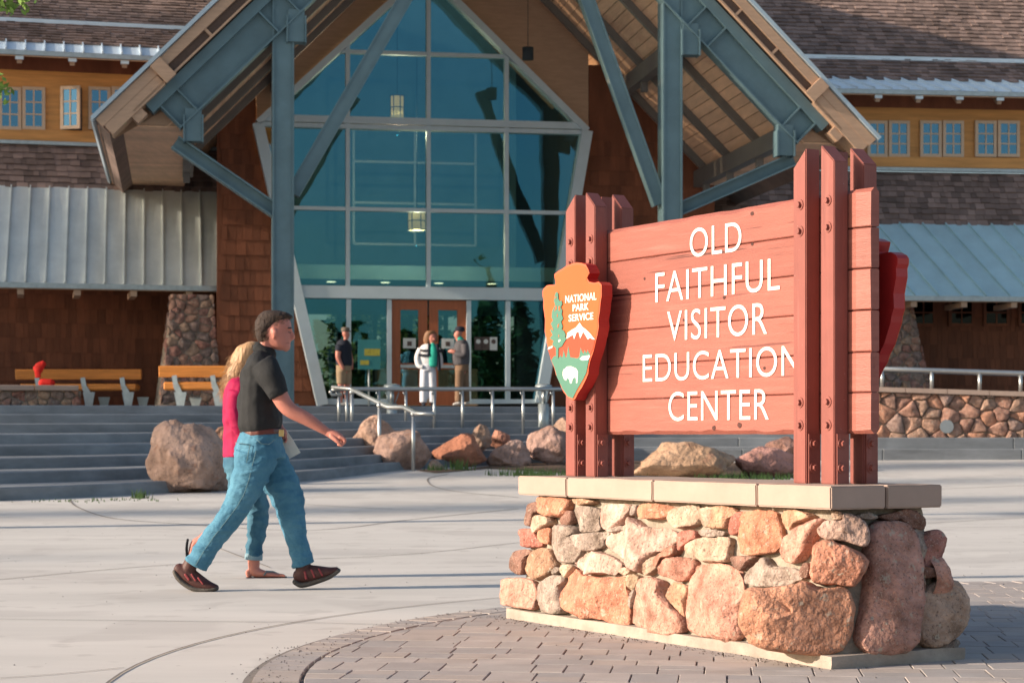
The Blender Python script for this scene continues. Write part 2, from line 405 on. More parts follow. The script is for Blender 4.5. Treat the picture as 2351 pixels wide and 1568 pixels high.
# two broad low steps before the retaining wall and the boulders under the sign
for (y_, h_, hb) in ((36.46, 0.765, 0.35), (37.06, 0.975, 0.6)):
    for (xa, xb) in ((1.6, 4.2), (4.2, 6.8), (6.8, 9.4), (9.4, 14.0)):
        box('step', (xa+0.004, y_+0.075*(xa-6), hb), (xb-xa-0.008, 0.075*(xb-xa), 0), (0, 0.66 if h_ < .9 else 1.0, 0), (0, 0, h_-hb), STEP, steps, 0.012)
# terrace slab behind the top step, rising slightly to the doors
V = []; Fc = []
for j in range(len(stat)):
    p = stat[j][1]+Vector((0, 0.9, 0)); V += [p+Vector((0, 0, TERR+0.014)), Vector((p.x, 62, TERR+0.25))]
for j in range(len(stat)-1): Fc.append((2*j, 2*j+2, 2*j+3, 2*j+1))
o = obj('terrace', V, Fc, STEP); tag(o, 'grey concrete terrace at the top of the steps', kind='structure')
def terr(y): return TERR+0.014+max(0, (y-37.5))*0.0098

# ============================================================ SIGN
SD1 = Vector((-0.5, 0.866, 0)); SD2 = Vector((0.866, 0.5, 0)); UP = Vector((0, 0, 1)); SC0 = Vector((0.9514, 9.5085, 0))
def SG(s, t, h): return SC0+SD1*s+SD2*t+UP*h
sign = empty('park_sign', SC0, 'large red brown wooden visitor center sign on a fieldstone base', 'sign')
# footing
bm = bmesh.new(); add_box(bm, SG(-1.343, -0.359, 0.0), SD1*2.686, SD2*0.718, UP*0.075)
bmesh.ops.subdivide_edges(bm, edges=list(bm.edges), cuts=10, use_grid_fill=True)
for v in bm.verts:
    n_ = noise.noise_vector(v.co*6)*0.008+noise.noise_vector(v.co*25)*0.003
    if v.co.z > 0.02: v.co += n_
bmobj('footing', bm, FOOT, sign)
# mortar core, battered
def core(inset_b, inset_t, h0, h1):
    c = []
    for (h, i) in ((h0, inset_b), (h1, inset_t)):
        a, b = 1.32-i, 0.345-i*0.9
        c += [SG(-a, -b, h), SG(a, -b, h), SG(a, b, h), SG(-a, b, h)]
    return c
bm = bmesh.new(); add_hex(bm, core(0.040, 0.114, 0.05, 0.672))
bmesh.ops.subdivide_edges(bm, edges=list(bm.edges), cuts=24, use_grid_fill=True)
for v in bm.verts:
    if v.co.z < 0.66: v.co += noise.noise_vector(v.co*9)*0.018
bmobj('mortar_core', bm, MORTAR, sign, smooth=True)

def stone_piece(name, outline, normal, bulge, back, color, parent, seed, m=44, flat=0.5):
    n = Vector(normal).normalized(); P = smooth_loop(outline, m); c = sum(P, Vector())/m
    size = sum((p-c).length for p in P)/m
    rings = [(0.90, -back), (1.0, -0.1*bulge), (0.985, 0.40*bulge), (0.93, 0.72*bulge), (0.84, 0.88*bulge), (0.70, 0.97*bulge), (0.54, 1.0*bulge), (0.36, 1.0*bulge), (0.18, 1.0*bulge)] if m > 20 else [(0.90, -back), (1.0, -0.1*bulge), (0.98, 0.38*bulge), (0.88, 0.75*bulge), (0.62, 0.95*bulge), (0.3, 1.0*bulge)]
    off = Vector((seed*3.7, seed*1.3, seed*2.1)); noise.seed_set(seed+1); tilt = noise.noise_vector(off)*0.35
    rgs = random.Random(seed*13+5); cuts = [(noise.random_unit_vector()*rgs.uniform(0.25, 0.75), rgs.uniform(0.85, 1.15)) for _ in range(5)]
    V = []
    for ri, (sc, dp) in enumerate(rings):
        for p in P:
            q = c+(p-c)*sc
            f = 0 if ri == 0 else 1
            rel = (p-c)*sc
            d = dp + f*(noise.noise(q*(1.6/size)+off)*0.34*bulge + (0.5-abs(noise.noise(q*(2.6/size)-off)))*0.30*bulge + noise.noise(q*(6.0/size)+off)*0.14*bulge + noise.noise(q*42+off)*0.006 + noise.noise(q*95+off)*0.004)
            if ri >= 2:
                d += rel.dot(tilt)*0.6*sc
                for tv, cc in cuts: d = min(d, bulge*cc+rel.dot(tv)*0.75)
                d = max(d, 0.05*bulge)
            q = q+n*d
            if ri in (1, 2, 3): q += noise.noise_vector(q*(5/size)+off)*0.05*size
            V.append(q)
    k = len(V); V.append(c+n*bulge*(1.02+0.3*noise.noise(c*(1.6/size)+off)))
    Fc = []
    for r_ in range(len(rings)-1):
        for i in range(m): Fc.append((r_*m+i, r_*m+(i+1) % m, (r_+1)*m+(i+1) % m, (r_+1)*m+i))
    b = (len(rings)-1)*m
    for i in range(m): Fc.append((b+i, b+(i+1) % m, k))
    bm = bmesh.new(); vs = [bm.verts.new(v) for v in V]
    for f in Fc: bm.faces.new([vs[i] for i in f])
    return bmobj(name, bm, ROCK, parent, smooth=True, color=color)
A_ = lambda L_: [Z(x, y, 1900, 1750, 2.61375) for x, y in L_]
B_ = lambda L_: [Z(x, y, 2560, 1708, 1.83672) for x, y in L_]
OR, GR, PK, CR, BR, RD, PH, WP = ((0.448, 0.198, 0.120), (0.308, 0.248, 0.211), (0.470, 0.248, 0.188), (0.437, 0.314, 0.234), (0.224, 0.121, 0.091), (0.403, 0.149, 0.112), (0.482, 0.275, 0.177), (0.504, 0.336, 0.279))
FRONT = [
 (A_([(310,300),(400,296),(610,310),(640,370),(600,480),(520,500),(400,480),(340,400)]), OR),
 (A_([(235,370),(310,335),(345,400),(300,480),(265,580),(195,570),(215,450)]), BR),
 (A_([(270,520),(335,470),(440,490),(465,550),(400,590),(290,650),(260,600)]), CR),
 (A_([(560,500),(620,430),(670,440),(680,530),(630,580),(550,580),(525,530)]), BR),
 (A_([(665,420),(720,380),(800,385),(900,400),(930,470),(910,540),(930,610),(880,640),(740,645),(700,560)]), GR),
 (A_([(925,430),(960,375),(1100,360),(1230,365),(1240,420),(1200,500),(1150,570),(1050,620),(960,610),(930,530)]), WP),
 (A_([(1290,400),(1390,360),(1540,365),(1640,400),(1570,490),(1470,520),(1320,500)]), OR),
 (A_([(1590,460),(1680,400),(1800,375),(1890,390),(1900,500),(1860,580),(1700,610),(1620,560)]), CR),
 (A_([(1915,420),(2000,395),(2110,400),(2150,470),(2060,560),(1960,600),(1910,540)]), CR),
 (A_([(130,620),(260,605),(310,680),(355,760),(300,795),(170,785),(160,700)]), RD),
 (A_([(300,670),(340,610),(440,595),(445,700),(430,760),(370,750)]), OR),
 (A_([(440,650),(480,570),(560,560),(700,590),(710,650),(670,680),(740,820),(690,900),(640,950),(520,940),(470,860),(440,760)]), GR),
 (A_([(660,680),(780,650),(1010,640),(1000,680),(960,720),(940,790),(830,830),(740,815),(690,750)]), GR),
 (A_([(960,730),(1020,640),(1150,580),(1240,490),(1300,540),(1420,595),(1600,600),(1700,680),(1660,740),(1540,820),(1450,870),(1390,940),(1330,1040),(1230,1000),(1140,900),(1010,820)]), WP),
 (A_([(60,930),(100,830),(200,800),(245,830),(200,890),(165,1050),(90,1050),(55,990)]), BR),
 (A_([(180,950),(230,850),(330,795),(440,800),(470,890),(510,970),(450,1050),(370,1100),(280,1110),(195,1060)]), (0.347, 0.204, 0.131)),
 (A_([(680,960),(720,890),(830,830),(940,840),(1060,890),(1140,960),(1120,1030),(1060,1060),(980,1050),(790,1060),(730,1010)]), WP),
 (A_([(1480,880),(1600,800),(1680,760),(1690,830),(1640,880),(1540,900),(1500,980),(1420,960)]), (0.336, 0.165, 0.114)),
 (A_([(1340,1000),(1400,920),(1480,860),(1500,900),(1480,1000),(1400,1065),(1360,1060)]), CR),
 (A_([(1500,970),(1560,900),(1700,880),(1840,900),(1860,960),(1810,1080),(1720,1130),(1600,1090),(1500,1040)]), (0.414, 0.193, 0.142)),
 (A_([(455,1000),(500,975),(540,1000),(520,1040),(480,1060),(455,1040)]), GR),
 (A_([(0,1150),(30,1090),(180,1085),(270,1110),(305,1200),(290,1370),(230,1400),(60,1370),(0,1330)]), PK),
 (A_([(310,1250),(360,1130),(480,1060),(560,1060),(580,1120),(545,1200),(580,1420),(470,1450),(380,1430),(330,1340)]), GR),
 (A_([(525,1260),(580,1170),(610,1060),(680,1000),(760,1060),(860,1075),(1060,1075),(1190,1080),(1195,1200),(1220,1450),(1190,1560),(1090,1560),(900,1500),(780,1490),(640,1430),(560,1360)]), (0.482, 0.204, 0.131)),
 (A_([(1130,1000),(1180,980),(1230,1020),(1200,1070),(1140,1050)]), CR),
 (A_([(1200,1080),(1260,1040),(1320,1080),(1280,1180),(1240,1220),(1200,1160)]), (0.448, 0.330, 0.228)),
 (A_([(1230,1440),(1270,1200),(1320,1090),(1420,1070),(1540,1110),(1560,1180),(1550,1240),(1620,1330),(1740,1500),(1740,1640),(1500,1650),(1280,1580)]), PK),
 (A_([(1610,1190),(1650,1120),(1770,1160),(1790,1250),(1760,1340),(1750,1480),(1690,1400),(1620,1290)]), PH),
 (A_([(1700,660),(1760,620),(1860,620),(1880,690),(1810,740),(1760,790),(1700,830),(1690,730)]), RD),
 (A_([(1770,790),(1900,700),(2080,690),(2200,690),(2200,800),(2170,930),(2000,935),(1860,905),(1780,850)]), CR),
 (A_([(1910,640),(1990,615),(2090,620),(2140,640),(2100,685),(1960,690)]), GR),
 (B_([(20,960),(60,830),(120,750),(260,735),(340,760),(410,800),(430,960),(400,1060),(390,1130),(410,1240),(340,1300),(220,1260),(90,1240),(20,1150)]), (0.493, 0.248, 0.188)),
 (B_([(150,400),(230,350),(340,350),(380,400),(330,440),(310,500),(200,500)]), PH),
 (B_([(330,480),(380,400),(440,380),(430,450),(410,520),(370,555),(320,540)]), RD),
 (B_([(440,390),(560,370),(640,380),(670,440),(690,540),(680,640),(600,680),(480,690),(400,670),(380,580),(420,500)]), OR),
 (B_([(680,400),(760,370),(880,395),(900,430),(820,470),(750,520),(700,480)]), PH),
 (B_([(690,650),(720,570),(810,490),(920,440),(990,430),(960,490),(920,560),(880,650),(800,740),(720,740),(690,700)]), PK),
 (B_([(420,870),(440,800),(540,720),(580,700),(640,760),(740,770),(840,800),(840,840),(760,880),(660,905),(500,905)]), GR),
 (B_([(340,700),(420,690),(520,690),(470,740),(420,800),(350,740)]), BR),
 (B_([(830,780),(860,730),(890,760),(880,850),(840,840)]), BR),
 (A_([(1000,610),(1120,575),(1180,600),(1060,650)]), GR),
 (A_([(640,320),(760,310),(880,340),(820,375),(700,375)]), (0.470, 0.297, 0.194)),
 (A_([(1240,390),(1290,370),(1280,480),(1240,480)]), GR),
 (A_([(560,960),(650,950),(690,980),(620,1060),(580,1090),(550,1010)]), (0.448, 0.341, 0.251)),
 (A_([(1240,1230),(1280,1190),(1260,1300),(1230,1400),(1215,1330)]), GR),
]
CORNER = [
 (B_([(930,510),(1000,450),(1100,450),(1120,400),(1210,420),(1280,490),(1290,590),(1250,630),(1140,600),(1060,590),(970,570)]), (0.381, 0.259, 0.211), 0.07),
 (B_([(890,720),(910,620),(960,585),(1060,590),(1130,620),(1260,690),(1280,760),(1220,860),(1170,905),(1060,890),(950,890),(890,850)]), (0.437, 0.198, 0.131), 0.11),
 (B_([(390,1100),(430,960),(470,910),(640,905),(750,890),(850,865),(920,900),(1000,915),(1100,905),(1170,960),(1190,1080),(1150,1260),(1100,1340),(1000,1385),(860,1370),(640,1350),(500,1310),(430,1250),(400,1170)]), (0.470, 0.231, 0.148), 0.15),
 (B_([(1030,390),(1090,385),(1110,410),(1090,445),(1040,440)]), CR, 0.04),
]
SIDE = [
 (B_([(1280,500),(1340,450),(1450,450),(1530,510),(1570,640),(1590,800),(1600,1040),(1580,1200),(1560,1310),(1460,1380),(1300,1385),(1210,1330),(1200,1250),(1240,1000),(1260,800),(1250,640)]), (0.403, 0.220, 0.177)),
 (B_([(1570,520),(1640,495),(1650,640),(1640,750),(1590,740),(1570,620)]), GR),
 (B_([(1640,560),(1680,520),(1750,510),(1780,570),(1770,680),(1750,750),(1660,770),(1640,680)]), (0.370, 0.176, 0.148)),
 (B_([(1590,800),(1620,765),(1720,780),(1795,810),(1790,830),(1700,840),(1600,840)]), BR),
 (B_([(1610,1010),(1660,930),(1760,850),(1860,870),(1910,930),(1940,1040),(1935,1140),(1860,1240),(1780,1300),(1700,1330),(1640,1280),(1600,1150)]), (0.403, 0.286, 0.217)),
 (B_([(1460,400),(1540,365),(1610,400),(1650,460),(1640,510),(1580,500),(1540,490)]), BR),
 (B_([(1600,850),(1660,850),(1640,940),(1610,990),(1590,940)]), BR),
 (B_([(1730,1330),(1800,1290),(1860,1260),(1900,1280),(1890,1310),(1830,1345),(1750,1355)]), (0.224, 0.176, 0.148)),
 (B_([(1200,410),(1250,390),(1320,420),(1300,440),(1220,435)]), GR),
 (B_([(1340,420),(1440,395),(1470,440),(1400,450)]), BR),
]
fn = (-SD2*1.0 + UP*0.11).normalized(); sn = (-SD1*1.0 + UP*0.11).normalized()
sid = 1
for pts, c in FRONT:
    p0 = SG(0, -0.335, 0.08); P3 = [hit(x, y, p0, fn) for x, y in pts]
    ce = sum(P3, Vector())/len(P3); size = sum((p-ce).length for p in P3)/len(P3)
    P3 = [ce+(p-ce)*(1.0-0.004/size) for p in P3]
    stone_piece('stone', P3, fn, min(0.068, 0.02+0.24*size), 0.07, c, sign, sid); sid += 1
cn = ((-SD1-SD2).normalized()*1.0+UP*0.1).normalized()
for pts, c, bl in CORNER:
    p0 = SG(-1.25, -0.29, 0.08); P3 = [hit(x, y, p0, cn) for x, y in pts]
    stone_piece('stone', P3, cn, bl, 0.12, c, sign, sid, m=52); sid += 1
for pts, c in SIDE:
    p0 = SG(-1.30, 0, 0.08); P3 = [hit(x, y, p0, sn) for x, y in pts]
    ce = sum(P3, Vector())/len(P3); size = sum((p-ce).length for p in P3)/len(P3)
    stone_piece('stone', P3, sn, min(0.10, 0.02+0.35*size), 0.08, c, sign, sid); sid += 1
# plain stones on the far long side and far end, out of the picture, one course each way
for k in range(14):
    s = 1.25-k*0.19; h = 0.2+0.17*(k % 3); r = 0.12
    P3 = [SG(s+r*math.cos(a)*1.0, 0.30-0.05*h, h+r*math.sin(a)*0.9) for a in [i*math.pi/4 for i in range(8)]]
    stone_piece('stone', P3, SD2, 0.06, 0.06, rng.choice((OR, GR, PK, CR, BR)), sign, sid); sid += 1

# cap stones: joints on the front at measured places, one lengthwise joint on the end
a_, b0, b1 = 1.291, -0.3206, 0.29
fs = [1.291]
for jx in (1300, 1498, 1737): 
    p = hit(jx, 1130, SG(0, b0, 0), SD2); fs.append((p-SC0).dot(SD1))
fs.append(-a_)
mid = -0.02
for i in range(4):
    s1, s0 = fs[i]-0.004, fs[i+1]+0.004
    for t0, t1 in (((b0, b1),) if i < 3 else ((b0, mid-0.004), (mid+0.004, b1))):
        bm = bmesh.new(); add_box(bm, SG(s0, t0, 0.672), SD1*(s1-s0), SD2*(t1-t0), UP*0.098)
        bmesh.ops.subdivide_edges(bm, edges=list(bm.edges), cuts=4, use_grid_fill=True)
        bmesh.ops.recalc_face_normals(bm, faces=bm.faces)
        ed = [e for e in bm.edges if e.is_manifold and e.calc_face_angle(0) > 0.5]
        bmesh.ops.bevel(bm, geom=ed, offset=0.006, segments=2, affect='EDGES')
        for v in bm.verts: v.co += noise.noise_vector(v.co*14)*0.0025
        bmobj('cap_stone', bm, CAPM, sign)

# posts
def post(s0, s1, t0, t1, h0, hp, hl, peak_far, bolts_front):
    """square post between s0<s1; top slants down from hp to hl, its peak at the far (s1) or near (s0) side"""
    h_s0, h_s1 = (hl, hp) if peak_far else (hp, hl)
    bm = bmesh.new()
    add_hex(bm, [SG(s0, t0, h0), SG(s1, t0, h0), SG(s1, t1, h0), SG(s0, t1, h0), SG(s0, t0, h_s0), SG(s1, t0, h_s1), SG(s1, t1, h_s1), SG(s0, t1, h_s0)])
    bmesh.ops.recalc_face_normals(bm, faces=bm.faces)
    bmesh.ops.bevel(bm, geom=list(bm.edges), offset=0.004, segments=2, affect='EDGES')
    p = bmobj('post', bm, POSTM, sign)
    # steel shoe plate on the near face
    bx = bmesh.new(); add_box(bx, SG(s0-0.007, t0+0.012, 0.772), SD1*0.006, SD2*(t1-t0-0.014), UP*0.215)
    bmobj('shoe_plate', bx, POSTM, p)
    def bolt(c, n, side):
        n = n.normalized(); u = UP; w = n.cross(u)
        bb = bmesh.new(); ph = rng.random()
        def ring(r, d, m, ph=0): return [bb.verts.new(c+n*d+(u*math.cos(2*math.pi*k/m+ph)+w*math.sin(2*math.pi*k/m+ph))*r) for k in range(m)]
        for (r, d0, d1, m) in ((0.024, 0.0, 0.004, 18), (0.0135, 0.004, 0.017, 6)):
            A, B = ring(r, d0, m, ph), ring(r*0.97, d1, m, ph)
            for k in range(m): bb.faces.new((A[k], A[(k+1) % m], B[(k+1) % m], B[k]))
            bb.faces.new(B)
        bmobj('bolt', bb, POSTM, p)
    sm, tm = (s0+s1)/2, (t0+t1)/2
    if bolts_front:
        for h in (1.99, 1.875, 1.125, 1.025): bolt(SG(sm-0.005, t0, h), -SD2, 1)
    for h in (0.945, 0.84): bolt(SG(s0-0.007, tm, h), -SD1, 1)
    return p
H0, HP, HL = 0.771, 2.235, 2.155
for (s0, s1, far) in ((-1.064, -0.973, True), (-0.871, -0.782, False), (0.848, 0.938, True), (1.040, 1.134, False)):
    post(s0, s1, -0.120, -0.0425, H0, HP, HL, far, True)
    post(s0, s1, 0.0405, 0.118, H0, HP, HL, far, False)

# panel: six hewn planks
PE0, PE1 = -1.183, 1.252
hs = [0.985, 1.164, 1.336, 1.515, 1.693, 1.868, 2.038]
def plank(h0, h1, first, last, seed):
    n = 34; V = []; Fc = []; m = 8
    for i in range(n+1):
        f = i/n; s = PE0+(PE1-PE0)*f
        endc = 0.0
        e = min(f, 1-f)*(PE1-PE0)
        if e < 0.001: endc = 0.010
        wv = lambda k, a: a*noise.noise(Vector((s*7, seed*5+k, 0)))
        ct = 0.004+(0.013+wv(1, 0.012) if last else abs(wv(2, 0.002)))
        cb = 0.004+(0.013+wv(3, 0.012) if first else abs(wv(4, 0.002)))
        t0, t1 = -0.0395+wv(5, 0.0008)+endc, 0.0375-endc
        g = 0.0016+0.0022*max(0, noise.noise(Vector((s*1.3, seed*7, 3))))
        a, b = h0+g+(wv(6, .004) if first else 0), h1-g+(wv(7, .004) if last else 0)
        V += [SG(s, t0, a+cb), SG(s, t0+cb, a), SG(s, t1-cb, a), SG(s, t1, a+cb), SG(s, t1, b-ct), SG(s, t1-ct, b), SG(s, t0+ct, b), SG(s, t0, b-ct)]
    for i in range(n):
        for k in range(m): Fc.append((i*m+k, i*m+(k+1) % m, (i+1)*m+(k+1) % m, (i+1)*m+k))
    Fc += [tuple(range(m)), tuple(range(n*m+m-1, n*m-1, -1))]
    bm = bmesh.new(); vs = [bm.verts.new(v) for v in V]
    for f in Fc: bm.faces.new([vs[i] for i in f])
    # wavy adze-cut vertical edges at the ends
    for v in bm.verts:
        s = (v.co-SC0).dot(SD1); t = (v.co-SC0).dot(SD2)
        if s < PE0+0.08 and s > PE0-0.001:
            wob = 0.010*noise.noise(Vector((v.co.z*14, seed, t*3)))
            if s < PE0+0.001: v.co += SD2*((0.012+wob) if t < 0 else 0)
    return bmobj('plank', bm, PAINT, sign)
for i in range(6): plank(hs[i], hs[i+1], i == 0, i == 5, i+1)

KNOT = mat('knot', (0.07, 0.025, 0.02), 0.8, 0.4, 60, 0.4, 90)
for (kx, ky, kr) in ((1727, 491, .011), (1727, 561, .008), (1639, 982, .012), (1698, 976, .014), (1663, 683, .009), (1570, 735, .008), (1480, 640, .007), (1755, 845, .007)):
    kp = hit(kx, ky, SG(0, -0.0402, 0), SD2)
    plate('knot', [kp-SD1*math.cos(a*math.pi/6)*kr*1.2+UP*math.sin(a*math.pi/6)*kr*rng.uniform(.75, 1.1) for a in range(12)], -SD2, 0.0012, KNOT, sign)
# lettering
def text_mesh(word, offset=0.0, ext=0.0):
    cu = bpy.data.curves.new('t', 'FONT'); cu.body = word; cu.offset = offset; cu.extrude = ext; cu.resolution_u = 6; cu.space_character = 1.06
    return evaluated(bpy.data.objects.new('t', cu))
def lettering(word, p00, p10, p01, normal, mat, parent, offset=0.0, depth=0.003, name='lettering'):
    """fit a word so its box runs from p00 along p10 (width) and p01 (height)"""
    me = text_mesh(word, offset, 0.5)
    co = np.array([v.co[:] for v in me.vertices]); mn, mx = co.min(0), co.max(0)
    p00, ex, ey, n = Vector(p00), Vector(p10)-Vector(p00), Vector(p01)-Vector(p00), Vector(normal).normalized()
    for v in me.vertices:
        u = (v.co.x-mn[0])/(mx[0]-mn[0]); w = (v.co.y-mn[1])/(mx[1]-mn[1]); d = (v.co.z-mn[2])/(mx[2]-mn[2])
        v.co = p00+ex*u+ey*w+n*(d*depth)
    me.update()
    return link(name, me, mat, parent)
def sh(px, py, t): 
    p = hit(px, py, SG(0, t, 0), SD2); return (p-SC0).dot(SD1), p.z
tt = -0.0405
for word, l, rr in (('OLD', (1585, 523, 591), (1703, 511, 578)), ('FAITHFUL', (1506, 627, 695), (1791, 592, 666)), ('VISITOR', (1533, 713, 784), (1762, 696, 767)),
                    ('EDUCATION', (1477, 811, 877), (1838, 795, 862)), ('CENTER', (1536, 899, 968), (1766, 893, 962))):
    s0, ht = sh(l[0], l[1], tt); _, hb = sh(l[0], l[2], tt); s1, ht1 = sh(rr[0], rr[1], tt); _, hb1 = sh(rr[0], rr[2], tt)
    h1, h0 = (ht+ht1)/2, (hb+hb1)/2
    lettering(word, SG(s0, tt, h0), SG(s1, tt, h0), SG(s0, tt, h1), -SD2, WHITE, sign, offset=-0.006)

# arrowhead boards
ORM = mat('emblem_orange', (0.52, 0.105, 0.022), 0.45, 0.05, 3, 0.03); REDE = mat('emblem_edge_red', (0.36, 0.02, 0.02), 0.4, 0.08, 5, 0.05)
RORM = mat('emblem_mountain_red', (0.44, 0.06, 0.024), 0.45, 0.05, 3, 0.03); GRM = mat('emblem_green', (0.07, 0.19, 0.135), 0.5, 0.06, 3, 0.03)
WHM = mat('emblem_white', (0.82, 0.78, 0.70), 0.5, 0.04, 3, 0.03); BRD = mat('emblem_border', (0.66, 0.12, 0.05), 0.45, 0.05, 3, 0.03)
E_ = lambda L_: [Z(x, y, 2000, 950, 2.6135) for x, y in L_]
OUT = [(430,90),(385,100),(330,120),(290,150),(245,175),(207,208),(212,240),(222,285),(215,310),(165,310),(135,315),(105,345),(92,375),(93,420),(102,455),(100,520),(110,590),(118,650),(115,770),(130,830),(135,880),(155,960),(175,1045),(210,1130),(225,1190),(255,1250),(275,1310),(300,1360),(340,1410),(385,1440),(410,1430),(440,1370),(480,1310),(515,1240),(540,1180),(545,1120),(560,1050),(585,980),(600,930),(615,860),(630,800),(645,720),(640,650),(655,560),(660,490),(672,420),(672,310),(645,280),(600,290),(550,280),(530,245),(540,215),(552,195),(540,155),(515,110),(470,95)]
TF = -0.188
def board(parent_sign, back):
    def P(pt, t):
        p = hit(*pt, SG(0, TF, 0), SD2); s, h = (p-SC0).dot(SD1), p.z
        if back: return SG(-(s-0.99)-0.925, -t, h)
        return SG(s, t, h)
    n = SD2 if back else -SD2
    out = E_(OUT)
    b = plate('arrowhead_board', [P(p, TF+0.062) for p in out], n, 0.060, REDE, parent_sign)
    if back: b['label'] = 'red back of the arrowhead board behind the far edge of the sign'
    c = (sum(p[0] for p in out)/len(out), sum(p[1] for p in out)/len(out))
    plate('face', [P(p, TF) for p in out], n, 0.002, BRD, b)
    def inset(p, k): return (c[0]+(p[0]-c[0])*k, c[1]+(p[1]-c[1])*k)
    plate('field', [P(inset(p, 0.962), TF-0.002) for p in out], n, 0.0012, ORM, b)
    if back: 
        return b
    L0 = TF-0.0032
    def pl(nm, pts, lv, m): plate(nm, [P(p, L0-0.0012*lv) for p in E_(pts)], n, 0.0012, m, b)
    pl('mountain', [(150,945),(205,915),(240,930),(300,900),(335,840),(440,720),(470,720),(540,790),(611,845),(595,930),(567,990),(480,1020),(340,1020),(210,1010),(180,1040)], 0, RORM)
    pl('meadow', [(183,1045),(212,1005),(240,1010),(265,1020),(275,992),(282,1020),(296,1010),(305,945),(325,1018),(335,1015),(350,905),(372,1018),(440,1028),(458,1015),(472,920),(485,960),(500,985),(512,945),(528,980),(543,940),(552,975),(566,985),(543,1090),(528,1170),(500,1230),(440,1330),(394,1422),(345,1402),(292,1325),(240,1210),(215,1120)], 1, GRM)
    pl('snow', [(335,840),(345,780),(395,745),(425,730),(465,680),(490,720),(530,750),(570,790),(613,845),(590,842),(565,828),(545,845),(520,800),(500,770),(490,790),(470,835),(455,770),(435,775),(410,842),(400,800),(370,815)], 2, WHM)
    pl('tree', [(240,380),(255,390),(258,450),(272,470),(290,462),(296,500),(280,530),(296,560),(290,600),(305,640),(285,670),(300,720),(290,745),(312,760),(330,800),(322,815),(336,840),(310,880),(292,912),(258,930),(256,1030),(233,1030),(233,930),(195,895),(210,860),(172,832),(200,800),(176,752),(200,735),(182,690),(205,655),(190,630),(195,570),(225,510),(214,470),(220,430),(228,390)], 3, GRM)
    pl('snow_patch', [(150,945),(160,920),(200,905),(196,925)], 2, WHM)
    for q in ([(228,430),(240,425),(236,450)], [(232,520),(242,515),(240,555),(230,550)], [(262,520),(272,515),(276,560),(264,565)], [(248,590),(254,610),(246,632)], [(268,690),(252,700),(254,740)], [(196,745),(206,735),(208,760)], [(258,800),(268,800),(264,830)], [(222,540),(228,560),(220,572)]):
        pl('gap', q, 4, ORM)
    pl('lake', [(465,1035),(490,1010),(560,998),(568,1010),(545,1045),(490,1050)], 2, WHM)
    pl('bison', [(300,1160),(306,1138),(322,1130),(340,1110),(380,1107),(430,1130),(447,1160),(446,1200),(440,1270),(430,1272),(430,1222),(414,1215),(396,1228),(385,1272),(372,1276),(365,1235),(340,1220),(330,1248),(312,1232),(298,1195)], 2, WHM)
    pl('cone_spot', [(258,862),(268,845),(280,845),(278,860),(264,870)], 4, WHM)
    for w, l, rr in (('NATIONAL', (322, 416, 490), (626, 374, 446)), ('PARK', (394, 502, 572), (551, 482, 555)), ('SERVICE', (355, 602, 672), (596, 574, 645))):
        (x0, y0), (_, y0b) = E_([(l[0], l[1]), (l[0], l[2])]); (x1, y1), (_, y1b) = E_([(rr[0], rr[1]), (rr[0], rr[2])])
        a = P((x0, y0b), L0-0.0005); bb = P((x1, y1b), L0-0.0005); cc = P((x0, y0), L0-0.0005)
        bb = Vector((bb.x, bb.y, a.z)) if True else bb
        lettering(w, a, bb, cc, n, WHM, b, offset=0.018, depth=0.002)
    return b
board(sign, False); board(sign, True)
for (s_, t0, t1) in ((0.893, -0.128, -0.119), (1.087, -0.128, -0.119), (-0.827, 0.117, 0.128), (-1.018, 0.117, 0.128)):
    box('spacer', SG(s_-0.03, t0, 1.35), SD1*0.06, SD2*(t1-t0), UP*0.3, POSTM, sign)

# ============================================================ VISITOR CENTRE
WALLS = mat('brown_wall_shingle', (0.18, 0.062, 0.030), 0.85, 0.25, 3, 0.4, 30, island=0.22, stretch=(1, 1, 0.3))
ROOFS = mat('roof_shingle', (0.215, 0.150, 0.125), 0.9, 0.3, 1.2, 0.4, 40, island=0.38)
SEAMR = mat('blue_zinc_roof', (0.46, 0.65, 0.69), 0.42, 0.08, 2.2, 0.06, 6, metallic=0.2, bdist=0.02)
SEAM = mat('zinc_roof', (0.66, 0.69, 0.65), 0.42, 0.10, 2.2, 0.06, 6, metallic=0.2, bdist=0.02)
ZINC2 = mat('pale_flashing', (0.70, 0.80, 0.86), 0.35, 0.06, 3, 0.03, 10, metallic=0.1)
TAN = mat('tan_wood', (0.46, 0.30, 0.20), 0.7, 0.10, 3, 0.2, 20, stretch=(1, 1, 6), island=0.06)
SOFF = mat('soffit_board', (0.72, 0.46, 0.30), 0.7, 0.12, 2.5, 0.2, 20, objcol=False, stretch=(3, 0.5, 3))
CEDAR = mat('cedar_siding', (0.60, 0.28, 0.08), 0.6, 0.20, 2.2, 0.2, 14, stretch=(0.4, 1, 5), island=0.08)
TIMB = mat('bench_wood', (0.62, 0.225, 0.045), 0.55, 0.22, 3, 0.25, 12, stretch=(0.5, 2, 7))
STEEL = mat('blue_grey_steel', (0.105, 0.175, 0.20), 0.5, 0.14, 2, 0.05, 20)
DKST = mat('dark_rafter_steel', (0.15, 0.14, 0.13), 0.6, 0.1, 2, 0.05, 20)
ALU = mat('mullion_metal', (0.52, 0.61, 0.65), 0.45, 0.05, 3, 0.03, 20, metallic=0.1)
DRIP = mat('blue_drip_metal', (0.40, 0.49, 0.55), 0.4, 0.06, 3, 0.03, 10, metallic=0.2)
VENT = mat('vent_mesh', (0.10, 0.065, 0.05), 0.8, 0.2, 30, 0.3, 90)
DOORW = mat('door_wood', (0.36, 0.105, 0.04), 0.5, 0.14, 3, 0.1, 12, stretch=(6, 6, 0.6))
